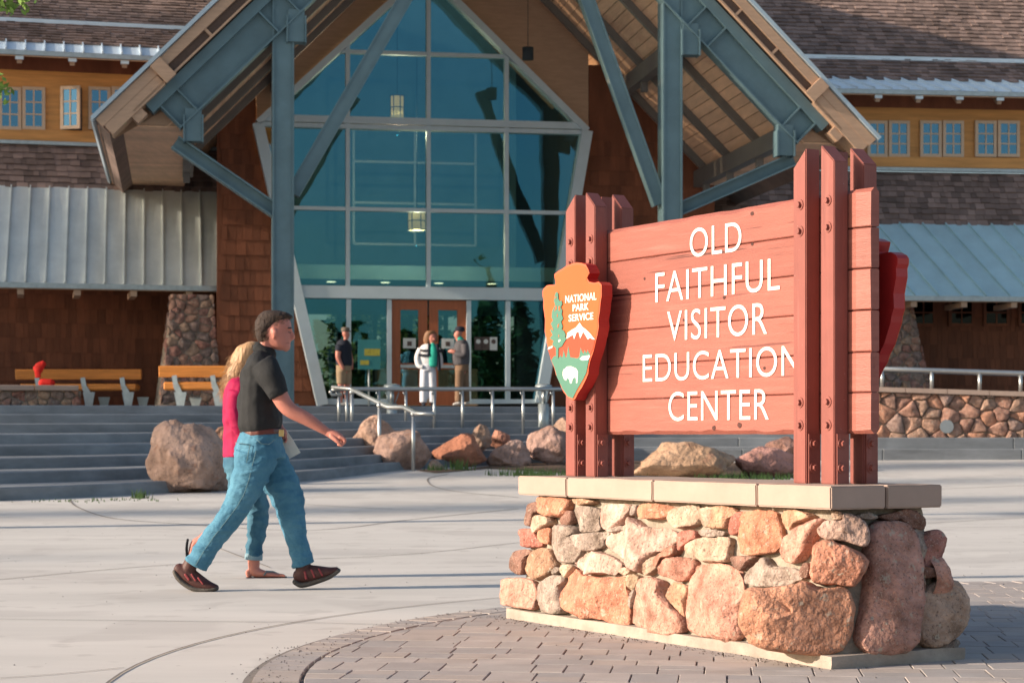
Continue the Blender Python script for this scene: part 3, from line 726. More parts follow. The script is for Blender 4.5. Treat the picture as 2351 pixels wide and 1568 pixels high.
DARKR = mat('dark_room', (0.035, 0.045, 0.05), 0.9, 0.2, 2, 0.0)
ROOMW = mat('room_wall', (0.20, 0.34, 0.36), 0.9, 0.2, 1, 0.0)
STAIN = mat('stainless_steel', (0.44, 0.46, 0.46), 0.38, 0.05, 12, 0.03, 60, metallic=0.8)
GALV = mat('galvanised_steel', (0.42, 0.47, 0.47), 0.45, 0.15, 8, 0.05, 30, metallic=0.5)
TRIMW = mat('window_trim', (0.60, 0.43, 0.29), 0.6, 0.06, 4, 0.05)
SOIL = mat('soil', (0.14, 0.09, 0.06), 0.95, 0.3, 20, 0.8, 80)
def glass(name, refl, trans, fac, rough=0.0, wob=0.0):
    m = bpy.data.materials.new(name); m.use_nodes = True; N = m.node_tree.nodes; L = m.node_tree.links; N.clear()
    out = N.new('ShaderNodeOutputMaterial'); mx = N.new('ShaderNodeMixShader'); gl = N.new('ShaderNodeBsdfGlossy'); tr = N.new('ShaderNodeBsdfTransparent')
    gl.inputs['Color'].default_value = (*refl, 1); gl.inputs['Roughness'].default_value = rough; tr.inputs['Color'].default_value = (*trans, 1)
    lw = N.new('ShaderNodeLayerWeight'); lw.inputs['Blend'].default_value = 0.35
    ma = N.new('ShaderNodeMath'); ma.operation = 'MULTIPLY_ADD'; L.new(lw.outputs['Fresnel'], ma.inputs[0]); ma.inputs[1].default_value = 0.5; ma.inputs[2].default_value = fac
    L.new(ma.outputs[0], mx.inputs[0]); L.new(tr.outputs[0], mx.inputs[1]); L.new(gl.outputs[0], mx.inputs[2]); L.new(mx.outputs[0], out.inputs[0])
    tc = N.new('ShaderNodeTexCoord'); n = N.new('ShaderNodeTexNoise'); n.inputs['Scale'].default_value = 0.7; L.new(tc.outputs['Object'], n.inputs['Vector'])
    bp = N.new('ShaderNodeBump'); bp.inputs['Strength'].default_value = 0.14; bp.inputs['Distance'].default_value = 0.05; L.new(n.outputs['Fac'], bp.inputs['Height'])
    L.new(bp.outputs[0], gl.inputs['Normal'])
    return m
GLASS = glass('tinted_glass', (0.11, 0.40, 0.58), (0.52, 0.64, 0.64), 0.20)
GLASSW = glass('window_glass', (0.22, 0.45, 0.62), (0.12, 0.16, 0.18), 0.42)
GLASSD = glass('dark_window_glass', (0.05, 0.05, 0.05), (0.05, 0.05, 0.05), 0.25)
objvar(CEDAR, 0.10); objvar(SOFF, 0.12); objvar(TAN, 0.08); objvar(SEAM, 0.06); objvar(SEAMR, 0.05); objvar(TIMB, 0.12); objvar(STEEL, 0.06)
class Fr:
    def __init__(s, o, ang):
        s.O = Vector((*o, 0)); s.A = Vector((math.cos(R(ang)), math.sin(R(ang)), 0)); s.B = Vector((-s.A.y, s.A.x, 0))
    def P(s, a, b, h): return s.O+s.A*a+s.B*b+UP*h
    def h(s, px, py, b):
        p = hit(px, py, s.O+s.B*b, s.B); return (p-s.O).dot(s.A), p.z
    def W(s, px, py, b): return hit(px, py, s.O+s.B*b, s.B)
EN = Fr((-1.83, 44.0), 9.5); LW = Fr(((300-CX)/FPX*45.3, 45.3), 14.0); RW = Fr(((2170-CX)/FPX*48, 48.0), 6.6)
vc = empty('visitor_center', (-1.8, 44, terr(44)), 'brown shingled visitor centre with a tall glass gable entrance', 'building')

def clip_poly(poly, keep):
    """poly 2-D list clipped by half planes (nx,ny,c): nx*x+ny*y<=c"""
    for nx, ny, c in keep:
        out = []
        for i in range(len(poly)):
            p, q = poly[i], poly[(i+1) % len(poly)]; dp, dq = nx*p[0]+ny*p[1]-c, nx*q[0]+ny*q[1]-c
            if dp <= 0: out.append(p)
            if dp*dq < 0:
                f = dp/(dp-dq); out.append((p[0]+(q[0]-p[0])*f, p[1]+(q[1]-p[1])*f))
        poly = out
        if not poly: return []
    return poly
def halfplanes(poly):
    n = len(poly); ar = sum(poly[i][0]*poly[(i+1) % n][1]-poly[(i+1) % n][0]*poly[i][1] for i in range(n)); sg = 1 if ar > 0 else -1; out = []
    for i in range(n):
        p, q = poly[i], poly[(i+1) % n]; nx, ny = (q[1]-p[1])*sg, -(q[0]-p[0])*sg; l = math.hypot(nx, ny); out.append((nx/l, ny/l, (nx*p[0]+ny*p[1])/l))
    return out

# ---- entrance glass wall
OUTL = [EN.h(740, 930, 0), EN.h(592, 285, 0), EN.h(976, -63, 0), EN.h(1345, 303, 0), EN.h(1238, 926, 0)]
HP_ = halfplanes(OUTL)
def av(px, py=500): return EN.h(px, py, 0)[0]
def hv(py, px=983): return EN.h(px, py, 0)[1]
base_h = hv(928)
va = [av(560), av(798), av(983), av(1162), av(1390)]
vd = [av(560), av(800), av(893), av(1075), av(1165), av(1390)]
hh = [hv(-80), hv(126), hv(287), hv(484)]
rows = [(hh[0], hh[1]), (hh[1], hh[2]+0.12), (hh[2]-0.12, hh[3]), (hh[3], hv(660))]
def pane(a0, a1, h0, h1):
    q = clip_poly([(a0, h0), (a1, h0), (a1, h1), (a0, h1)], HP_)
    if len(q) > 2: plate('glass_pane', [EN.P(a, 0.0, h) for a, h in q], EN.B, 0.02, GLASS, vc)
for (t_, b_) in rows:
    for i in range(len(va)-1): pane(va[i]+0.03, va[i+1]-0.03, b_+0.02, t_-0.02)
dh = hv(688); sill = hv(916)
for i in range(len(vd)-1):
    if i != 2: pane(vd[i]+0.03, vd[i+1]-0.03, sill, dh)
def clipbar(name, a0, a1, h0, h1, b0, b1, m, flip=False):
    q = clip_poly([(a0, h0), (a1, h0), (a1, h1), (a0, h1)], HP_)
    if len(q) > 2: plate(name, [EN.P(a, b0, h) for a, h in q], EN.B, b1-b0, m, vc)
for a in va[1:-1]: clipbar('mullion', a-0.045, a+0.045, hv(660), hh[0], -0.10, 0.08, ALU)
for a in vd[1:-1]: clipbar('mullion', a-0.05, a+0.05, base_h, hv(690), -0.10, 0.08, ALU)
for h in (hh[1], hh[3]): clipbar('transom', OUTL[1][0], OUTL[3][0], h-0.04, h+0.04, -0.08, 0.06, ALU)
clipbar('transom', OUTL[1][0], OUTL[3][0], hh[2]-0.03, hh[2]+0.12, -0.14, 0.10, ALU)
clipbar('transom', OUTL[1][0], OUTL[3][0], hh[2]-0.14, hh[2]-0.05, -0.12, 0.10, ALU)
clipbar('transom', OUTL[1][0], OUTL[3][0], hv(688), hv(660), -0.16, 0.10, ALU)
clipbar('sill', OUTL[0][0], vd[2]-0.05, base_h-0.02, sill, -0.12, 0.08, ALU); clipbar('sill', vd[3]+0.05, OUTL[4][0], base_h-0.02, sill, -0.12, 0.08, ALU)
fw = 0.24
for (p, q, w) in ((OUTL[0], OUTL[1], fw), (OUTL[1], OUTL[2], 0.14), (OUTL[2], OUTL[3], 0.14), (OUTL[3], OUTL[4], fw)):
    beam('frame', EN.P(p[0], -0.04, p[1]), EN.P(q[0], -0.04, q[1]), w, 0.34, EN.B, ALU, vc)
# doors
dm = av(983); dtop, dbot = hv(690), base_h-0.02
for (x0, x1, hinge) in ((vd[2]+0.05, dm-0.02, -1), (dm+0.02, vd[3]-0.05, 1)):
    bm = bmesh.new(); w = x1-x0; st = 0.20
    hA, hB, hC, hD = hv(712), hv(834), hv(848), hv(893)
    def bx(a0, a1, h0, h1, b0=-0.03, b1=0.03): add_box(bm, EN.P(a0, b0, h0), EN.A*(a1-a0), EN.B*(b1-b0), UP*(h1-h0))
    bx(x0, x0+st, dbot, dtop); bx(x1-st, x1, dbot, dtop)
    for h0, h1 in ((hA, dtop), (hC, hB), (dbot, hD)): bx(x0+st, x1-st, h0, h1)
    d = bmobj('door', bm, DOORW, vc)
    for h0, h1 in ((hB, hA), (hD, hC)):
        box('door_pane', EN.P(x0+st, 0.0, h0), EN.A*(w-2*st), EN.B*0.012, UP*(h1-h0), GLASS, d)
    hc = (hB+hC)/2
    box('push_bar', EN.P(x0+st, -0.10, hc-0.04), EN.A*(w-2*st), EN.B*0.07, UP*0.07, GALV, d)
    NOTI = bpy.data.materials.get('notice_paper') or mat('notice_paper', (0.62, 0.63, 0.60), 0.8, 0.05, 6, 0)
    NOTD = bpy.data.materials.get('notice_dark') or mat('notice_dark', (0.10, 0.07, 0.06), 0.8, 0.4, 9, 0)
    cx_ = (x0+x1)/2; hz0 = hv(800)
    box('notice', EN.P(cx_-0.14, -0.05, hz0), EN.A*0.28, EN.B*0.008, UP*0.22, NOTI, d)
    box('notice_print', EN.P(cx_-0.05, -0.058, hz0+0.05), EN.A*0.10, EN.B*0.006, UP*0.10, NOTD, d)
for k in range(3):
    x0 = av(1089, 790)+k*0.172
    s_ = box('door_sign', EN.P(x0, -0.03, hv(803)), EN.A*0.165, EN.B*0.008, UP*0.29, NOTD if k < 2 else NOTI, vc)
    bm = bmesh.new(); c = EN.P(x0+0.083, -0.034, hv(803)+0.19)
    V_ = [bm.verts.new(c+(EN.A*math.cos(t*math.pi/8)+UP*math.sin(t*math.pi/8))*0.052-EN.B*0.002) for t in range(16)]; bm.faces.new(V_[::-1])
    bmobj('pictogram', bm, NOTI if k < 2 else NOTD, s_)
TEAL = mat('poster_teal', (0.04, 0.23, 0.24), 0.6, 0.1, 4, 0); YEL = mat('poster_yellow', (0.45, 0.40, 0.06), 0.6, 0.3, 25, 0)
ps = empty('poster_stand', EN.P(av(847), -0.35, terr(43.5)), 'teal poster on a thin stand before the entrance glass', 'poster')
pb = EN.h(822, 848, -0.35); pt_ = EN.h(873, 780, -0.35)
b_ = box('poster_board', EN.P(pb[0], -0.35, pb[1]), EN.A*(pt_[0]-pb[0]), EN.B*0.03, UP*(pt_[1]-pb[1]), TEAL, ps)
box('poster_patch', EN.P(pb[0]+0.14, -0.357, pb[1]+0.30), EN.A*0.34, EN.B*0.006, UP*0.15, YEL, b_)
box('poster_patch', EN.P(pb[0]+0.05, -0.357, pb[1]+0.10), EN.A*0.19, EN.B*0.006, UP*0.10, YEL, b_)
tube('stand_leg', [EN.P((pb[0]+pt_[0])/2, -0.30, terr(43.5)), EN.P((pb[0]+pt_[0])/2, -0.30, pb[1]+0.1)], 0.02, GALV, ps)
# room behind the glass
aL, aR = av(560), av(1390)
def quad(name, pts, m, parent=vc, th=None, n=None):
    return obj(name, pts, [(0, 1, 2, 3)], m, parent)
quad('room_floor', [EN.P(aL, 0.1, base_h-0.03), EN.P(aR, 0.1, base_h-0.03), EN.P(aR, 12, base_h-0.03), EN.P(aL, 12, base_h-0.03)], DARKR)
# back of the lobby: glazed low band looking out to the trees beyond, solid wall above, a mezzanine with ceiling lights
hw0, hw1 = base_h+0.55, base_h+2.7
quad('room_wall', [EN.P(aL, 12, hw1), EN.P(aR, 12, hw1), EN.P(aR, 12, 14), EN.P(aL, 12, 14)], ROOMW)
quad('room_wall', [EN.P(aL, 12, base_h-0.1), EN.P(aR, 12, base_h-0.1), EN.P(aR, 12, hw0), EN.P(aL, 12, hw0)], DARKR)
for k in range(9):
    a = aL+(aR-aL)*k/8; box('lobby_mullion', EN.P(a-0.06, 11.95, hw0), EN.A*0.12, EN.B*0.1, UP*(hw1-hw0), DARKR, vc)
hm = base_h+3.15
tube_b = box('mezzanine', EN.P(aL+0.1, 5.2, hm), EN.A*(aR-aL-0.2), EN.B*6.5, UP*0.35, ROOMW, vc)
CEIL = bpy.data.materials.new('ceiling_light_lit'); CEIL.use_nodes = True
_c = CEIL.node_tree.nodes['Principled BSDF']; _c.inputs['Emission Color'].default_value = (1, 0.72, 0.42, 1); _c.inputs['Emission Strength'].default_value = 5.0
for k in range(10):
    c = EN.P(aL+1.0+(k % 5)*1.35, 6.0+2.6*(k//5), hm-0.01); bm = bmesh.new()
    V_ = [bm.verts.new(c+(EN.A*math.cos(t*math.pi/7)+EN.B*math.sin(t*math.pi/7))*0.12) for t in range(14)]; bm.faces.new(V_[::-1]); bmobj('ceiling_light', bm, CEIL, tube_b, recalc=False)
COUNT = mat('counter_front', (0.30, 0.25, 0.20), 0.6, 0.1, 3, 0.1)
box('counter', EN.P(aL+3.6, 7.0, base_h-0.02), EN.A*2.6, EN.B*0.7, UP*1.05, COUNT, vc, 0.02)
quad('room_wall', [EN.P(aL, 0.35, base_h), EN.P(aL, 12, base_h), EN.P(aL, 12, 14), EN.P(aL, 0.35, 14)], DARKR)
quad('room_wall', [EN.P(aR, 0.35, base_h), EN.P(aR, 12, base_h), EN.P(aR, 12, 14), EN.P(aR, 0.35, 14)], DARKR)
for (x0, x1, y0, y1) in ((812, 1092, 305, 560),):
    p0, p1 = EN.h(x0, y1, 9), EN.h(x1, y0, 9)
    for f in (0, 0.5, 1.0):
        a = p0[0]+(p1[0]-p0[0])*f; box('inner_window_bar', EN.P(a-0.03, 9, p0[1]), EN.A*0.06, EN.B*0.05, UP*(p1[1]-p0[1]), ALU, vc)
    for f in (0, 0.36, 0.72, 1.0):
        h = p0[1]+(p1[1]-p0[1])*f; box('inner_window_bar', EN.P(p0[0], 8.95, h-0.03), EN.A*(p1[0]-p0[0]), EN.B*0.04, UP*0.06, ALU, vc)
LAMPM = bpy.data.materials.new('lamp_shade_lit'); LAMPM.use_nodes = True
_b = LAMPM.node_tree.nodes['Principled BSDF']; _b.inputs['Base Color'].default_value = (0.8, 0.6, 0.3, 1); _b.inputs['Emission Color'].default_value = (1, 0.52, 0.16, 1); _b.inputs['Emission Strength'].default_value = 0.7
for (px, py, w, hgt, nm) in ((957, 508, 0.40, 0.42, 'square lit pendant lamp low behind the entrance glass'), (912, 248, 0.30, 0.55, 'lit pendant lamp high behind the upper entrance glass')):
    c = EN.W(px, py, 3.0)
    pl_ = empty('pendant_lamp', c, nm, 'lamp')
    bm = bmesh.new(); add_tube(bm, [c-UP*hgt/2, c+UP*hgt/2], w/2, 12); bmobj('lamp_shade', bm, LAMPM, pl_, True)
    for k in range(6):
        d_ = Vector((math.cos(k*math.pi/3), math.sin(k*math.pi/3), 0))*(w/2+0.008); tube('lamp_bar', [c+d_-UP*(hgt/2+0.03), c+d_+UP*(hgt/2+0.03)], 0.012, DARKR, pl_, 5)
    for zz in (-0.5, 0.0, 0.5): tube('lamp_ring', [c+UP*hgt*zz+Vector((math.cos(k*math.pi/6), math.sin(k*math.pi/6), 0))*(w/2+0.01) for k in range(13)], 0.012, DARKR, pl_, 5)
    pl2 = bpy.data.lights.new('pendant_glow', 'POINT'); pl2.energy = 260; pl2.color = (1, 0.72, 0.45); pl2.shadow_soft_size = 0.02
    po = bpy.data.objects.new('pendant_glow', pl2); COL.objects.link(po); po.location = c-UP*(hgt/2+0.35); setparent(po, pl_)
    tube('lamp_rod', [c+UP*hgt/2, c+UP*4.0], 0.012, DARKR, pl_, 6)
for (px, py) in ((700, 130), (850, 120)):
    pass

# ---- porch roof
TL, TR = EN.h(215, 265, -6.8), EN.h(2015, 320, -6.8)
ac = (TL[0]+TR[0])/2; half = (TR[0]-TL[0])/2; he = (TL[1]+TR[1])/2
cs = math.cos(R(45)); UMAX = half/cs
def RK(side, u, w, b):
    """porch roof coordinates: u up the slope from the eave, w at right angles below it, b depth"""
    a = ac+side*(half-u*cs-w*cs); return EN.P(a, b, he+u*cs-w*cs)
def rbox(name, side, u0, u1, w0, w1, b0, b1, m, parent=None):
    bm = bmesh.new()
    add_hex(bm, [RK(side, u, w, b) for b in (b0, b1) for (u, w) in ((u0, w0), (u1, w0), (u1, w1), (u0, w1))])
    return bmobj(name, bm, m, parent or vc)
porch = vc
for sd_, nm in ((-1, 'left'), (1, 'right')):
    rf = rbox('porch_roof', sd_, 0.0, UMAX, 0.03, 0.40, -6.70, 6.5, ROOFS)
    rbox('roof_lining', sd_, 0.9, UMAX, 0.402, 0.95, -6.26, 6.45, TAN, rf)
    rbox('drip_edge', sd_, -0.04, UMAX, -0.04, 0.03, -6.86, -6.72, DRIP, rf)
    rbox('eave_edge', sd_, -0.06, 0.02, -0.035, 0.04, -6.72, 6.5, DRIP, rf)
    rbox('fascia', sd_, 0.0, UMAX, 0.052, 0.235, -6.80, -6.71, TAN, rf)
    rbox('fascia_trim', sd_, 0.6, UMAX, 0.395, 0.43, -6.79, -6.70, TAN, rf)
    rbox('vent_back', sd_, 0.6, UMAX, 0.235, 0.395, -6.735, -6.705, VENT, rf)
    u = 1.55; k = 0
    while u < UMAX-0.5:
        rbox('vent_divider', sd_, u, u+0.05, 0.237, 0.393, -6.785, -6.737, TAN, rf); u += 1.02
    rbox('fascia_block', sd_, 1.38, 1.62, 0.05, 0.47, -6.90, -6.80, TAN, rf)
    # solid tan return at the low end of the rake
    rbox('fascia_return', sd_, 0.03, 1.36, 0.237, 0.46, -6.79, -6.28, TAN, rf)
    rbox('fascia_return', sd_, 0.50, 0.74, 0.462, 0.62, -6.76, -6.45, TAN, rf)
    # soffit boards
    # level boxed soffit along the eave, boards running across
    bb_ = -6.24
    while bb_ < 5.6:
        a_t = ac+sd_*(half-0.04); box('soffit_board', EN.P(a_t, bb_, he-0.07), EN.A*(-sd_*1.62), EN.B*0.255, UP*0.03, SOFF, rf); bb_ += 0.268
    plate('eave_return', [RK(sd_, 0.04, 0.47, -6.27), RK(sd_, 1.34, 0.47, -6.27), RK(sd_, 2.0, 0.95, -6.27), EN.P(ac+sd_*(half-1.66), -6.27, he-0.035), EN.P(ac+sd_*(half-0.06), -6.27, he-0.035)], EN.B, 0.02, TAN, rf)
    u = 0.9
    while u < 7.4:
        rbox('soffit_board', sd_, u, u+0.235, 0.96, 0.99, -6.28, 5.8, SOFF, rf); u += 0.25
    # front rake beam: flange plate and I web with stiffeners
    rbox('rake_plate', sd_, 0.85, UMAX, 0.45, 0.66, -6.64, -6.30, STEEL)
    rbox('rake_beam', sd_, 1.00, UMAX, 0.66, 1.17, -6.52, -6.44, STEEL)
    rbox('rake_flange', sd_, 1.00, UMAX, 1.17, 1.20, -6.64, -6.30, STEEL)
    for u in (1.02, 1.45, 3.55, 4.1, 6.2):
        rbox('stiffener', sd_, u, u+0.03, 0.66, 1.17, -6.63, -6.52, STEEL)
    # joints and hangers
    for u in (1.25, 3.92):
        c = RK(sd_, u, 1.28, -6.47)
        rr = empty
        bm = bmesh.new(); add_box(bm, c-EN.A*0.15-EN.B*0.14-UP*0.34, EN.A*0.30, EN.B*0.30, UP*0.60); j = bmobj('beam_joint', bm, STEEL, vc)
        for s_ in (-1, 1): box('joint_plate', c+EN.A*(s_*0.17-0.015)-EN.B*0.18-UP*0.36, EN.A*0.03, EN.B*0.30, UP*0.5, STEEL, j)
        # purlin running back from the joint
        bm = bmesh.new(); add_beam(bm, RK(sd_, u, 1.18, -6.3), RK(sd_, u, 1.18, 0.4), 0.36, 0.22, EN.A); bmobj('purlin', bm, DKST, vc)
    # rafters
    for b in (-4.5, -2.3, -0.35):
        rbox('rafter', sd_, 1.3, UMAX, 0.992, 1.14, b-0.06, b+0.06, DKST)
        if b > -5:
            for u in (1.25, 3.92): box('hanger', RK(sd_, u, 1.14, b)-EN.A*0.07-EN.B*0.06-UP*0.42, EN.A*0.14, EN.B*0.12, UP*0.45, DKST, vc)
# columns and struts
def column(px0, px1):
    bcol = -6.35; a0 = EN.h(px0, 600, bcol)[0]; a1 = EN.h(px1, 600, bcol)[0]
    top = he+2.6
    bm = bmesh.new(); z0 = TERR-0.1
    for (x0, x1, y0, y1) in ((a0, a1, bcol-0.19, bcol-0.155), (a0, a1, bcol+0.155, bcol+0.19), ((a0+a1)/2-0.015, (a0+a1)/2+0.015, bcol-0.155, bcol+0.155), (a0, a0+0.03, bcol-0.155, bcol+0.155), (a1-0.03, a1, bcol-0.155, bcol+0.155)):
        add_box(bm, EN.P(x0, y0, z0), EN.A*(x1-x0), EN.B*(y1-y0), UP*(top-z0))
    c = bmobj('column', bm, STEEL, vc)
    for x in (a0-0.022, a1-0.012): box('column_flange', EN.P(x, bcol-0.225, z0), EN.A*0.034, EN.B*0.45, UP*(top-z0), STEEL, c)
    box('base_plate', EN.P(a0-0.1, bcol-0.3, z0), EN.A*(a1-a0+0.2), EN.B*0.6, UP*0.14, STEEL, c)
    return a0, a1
column(627, 671); column(1519, 1558)
for (p, q, h_) in (((636, 488), (402, 328), 0.26), ((1556, 482), (1822, 366), 0.26)):
    ibeam('strut', EN.W(*p, -6.35), EN.W(*q, -6.35), h_, 0.30, EN.B, STEEL, vc)
for (p, q) in (((672, 446), (952, -40)), ((1514, 470), (1330, -45))):
    ibeam('diagonal_brace', EN.W(*p, -6.32), EN.W(*q, -6.32), 0.27, 0.24, EN.B, STEEL, vc, tw=0.2)
# hanging black lanterns under the porch
for (px, py, lab) in ((1212, 124, 'small black cylinder lamp hanging under the porch roof'), ):
    c = EN.W(px, py, -2.5); t = empty('porch_lamp', c, lab, 'lamp')
    tube('lamp_body', [c-UP*0.13, c+UP*0.13], 0.12, DARKR, t, 14); tube('lamp_cord', [c+UP*0.13, c+UP*1.6], 0.008, DARKR, t, 6)

# ---- shingles
def shingles(name, o, along, up, expo, m, parent, seed, wmin=0.12, wmax=0.28, th=0.034, lap=1.25, jit=0.035):
    """courses of separate shingles over a slope: o lower corner, along and up span it"""
    o, along, up = Vector(o), Vector(along), Vector(up); L_, S_ = along.length, up.length
    ea, eu = along.normalized(), up.normalized(); n = ea.cross(eu).normalized()
    rg = random.Random(seed); V, Fc = [], []
    rows_ = int(S_/expo)+1
    for r_ in range(rows_):
        u0 = r_*expo; x = -rg.random()*wmax
        while x < L_:
            w = rg.uniform(wmin, wmax); x0, x1 = max(0, x), min(L_, x+w-0.006); x += w
            if x1-x0 < 0.02: continue
            ub = u0-rg.uniform(0, jit); ut = min(S_, u0+expo*lap); t_ = th*rg.uniform(0.7, 1.5)
            if ut-ub < 0.02: continue
            k = len(V)
            V += [o+ea*x0+eu*ub+n*0.002, o+ea*x1+eu*ub+n*0.002, o+ea*x1+eu*ub+n*(t_+0.004), o+ea*x0+eu*ub+n*(t_+0.004), o+ea*x1+eu*ut+n*0.002, o+ea*x0+eu*ut+n*0.002]
            Fc += [(k, k+1, k+2, k+3), (k+3, k+2, k+4, k+5), (k+1, k+4, k+2), (k, k+3, k+5)]
    ob = obj(name, V, Fc, m, parent); ob['kind'] = 'stuff'
    return ob
# ---- wings
def tube_box(name, f, a0, a1, b0, b1, h0, h1, m, parent=None):
    return box(name, f.P(a0, b0, h0), f.A*(a1-a0), f.B*(b1-b0), UP*(h1-h0), m, parent or vc)
def window(f, px0, px1, py0, py1, b, cols, rws, open_=False, gm=None, tm=None):
    (a0, h1), (a1, h0) = f.h(px0, py0, b), f.h(px1, py1, b)
    t = 0.075; bm = bmesh.new(); d = 0.06; b0 = b-0.07
    sw = Fr((0, 0), 0); sw.O = f.P(a0, b0, 0); sw.A = f.A; sw.B = f.B
    if open_:
        ang = R(-28); sw.A = Matrix.Rotation(ang, 3, 'Z') @ f.A; sw.B = Matrix.Rotation(ang, 3, 'Z') @ f.B
    W_ = a1-a0
    def bx(x0, x1, z0, z1, dd=d): add_box(bm, sw.P(x0, 0, z0), sw.A*(x1-x0), sw.B*dd, UP*(z1-z0))
    bx(0, t, h0, h1); bx(W_-t, W_, h0, h1); bx(t, W_-t, h0, h0+t); bx(t, W_-t, h1-t, h1)
    wn = bmobj('window', bm, tm or TRIMW, vc)
    bm = bmesh.new()
    for k in range(1, cols):
        x = t+(W_-2*t)*k/cols; add_box(bm, sw.P(x-0.017, 0.006, h0+t), sw.A*0.034, sw.B*0.03, UP*(h1-h0-2*t))
    for k in range(1, rws):
        z = h0+t+(h1-h0-2*t)*k/rws; add_box(bm, sw.P(t, 0.008, z-0.017), sw.A*(W_-2*t), sw.B*0.026, UP*0.034)
    bmobj('muntins', bm, tm or TRIMW, wn)
    for i in range(cols):
        for j in range(rws):
            x0 = t+(W_-2*t)*i/cols; x1 = t+(W_-2*t)*(i+1)/cols; z0 = h0+t+(h1-h0-2*t)*j/rws; z1 = h0+t+(h1-h0-2*t)*(j+1)/rws
            box('pane', sw.P(x0, 0.020, z0), sw.A*(x1-x0), sw.B*0.006, UP*(z1-z0), gm or GLASSW, wn)
def awning(f, a0, a1, b_e, h_e, b_t, h_t, n, seed, shear=0.0):
    SEAM_ = SEAMR if f is RW else SEAM
    lo, hi = f.P(a0, b_e, h_e), f.P(a0, b_t, h_t); up = hi-lo; w = (a1-a0)/n; nrm = f.A.cross(up).normalized(); up = up+f.A*shear
    rg = random.Random(seed)
    aw = rbox_none = None
    bm = bmesh.new(); add_hex(bm, [f.P(a0, b_e+0.05, h_e-0.12), f.P(a1, b_e+0.05, h_e-0.12), f.P(a1, b_t, h_t-0.12), f.P(a0, b_t, h_t-0.12),
                                   f.P(a0, b_e+0.05, h_e-0.03), f.P(a1, b_e+0.05, h_e-0.03), f.P(a1, b_t, h_t-0.03), f.P(a0, b_t, h_t-0.03)])
    deck = bmobj('awning_deck', bm, TAN, vc)
    for i in range(n):
        V = []; nu, nv = 5, 9; ph = rg.random()*6
        for j in range(nv+1):
            for k in range(nu+1):
                u, v = k/nu, j/nv
                bow = 0.012*math.sin(math.pi*u)*(0.6+0.9*math.sin(v*7+ph))+0.006*rg.random()*math.sin(math.pi*u)
                V.append(lo+f.A*(w*(i+u))+up*v+nrm*(bow+0.01))
        k0 = nu+1
        Fc = [(j*k0+k, j*k0+k+1, (j+1)*k0+k+1, (j+1)*k0+k) for j in range(nv) for k in range(nu)]
        p_ = obj('metal_panel', V, Fc, SEAM_, deck, smooth=True)
    for i in range(n+1):
        bm = bmesh.new(); add_beam(bm, lo+f.A*(w*i)+nrm*0.035, lo+f.A*(w*i)+up+nrm*0.035, 0.025, 0.07, nrm); bmobj('seam', bm, SEAM_, deck)
    box('gutter', f.P(a0-0.03, b_e-0.05, h_e-0.10), f.A*(a1-a0+0.06), f.B*0.10, UP*0.11, GALV, deck)
    return deck
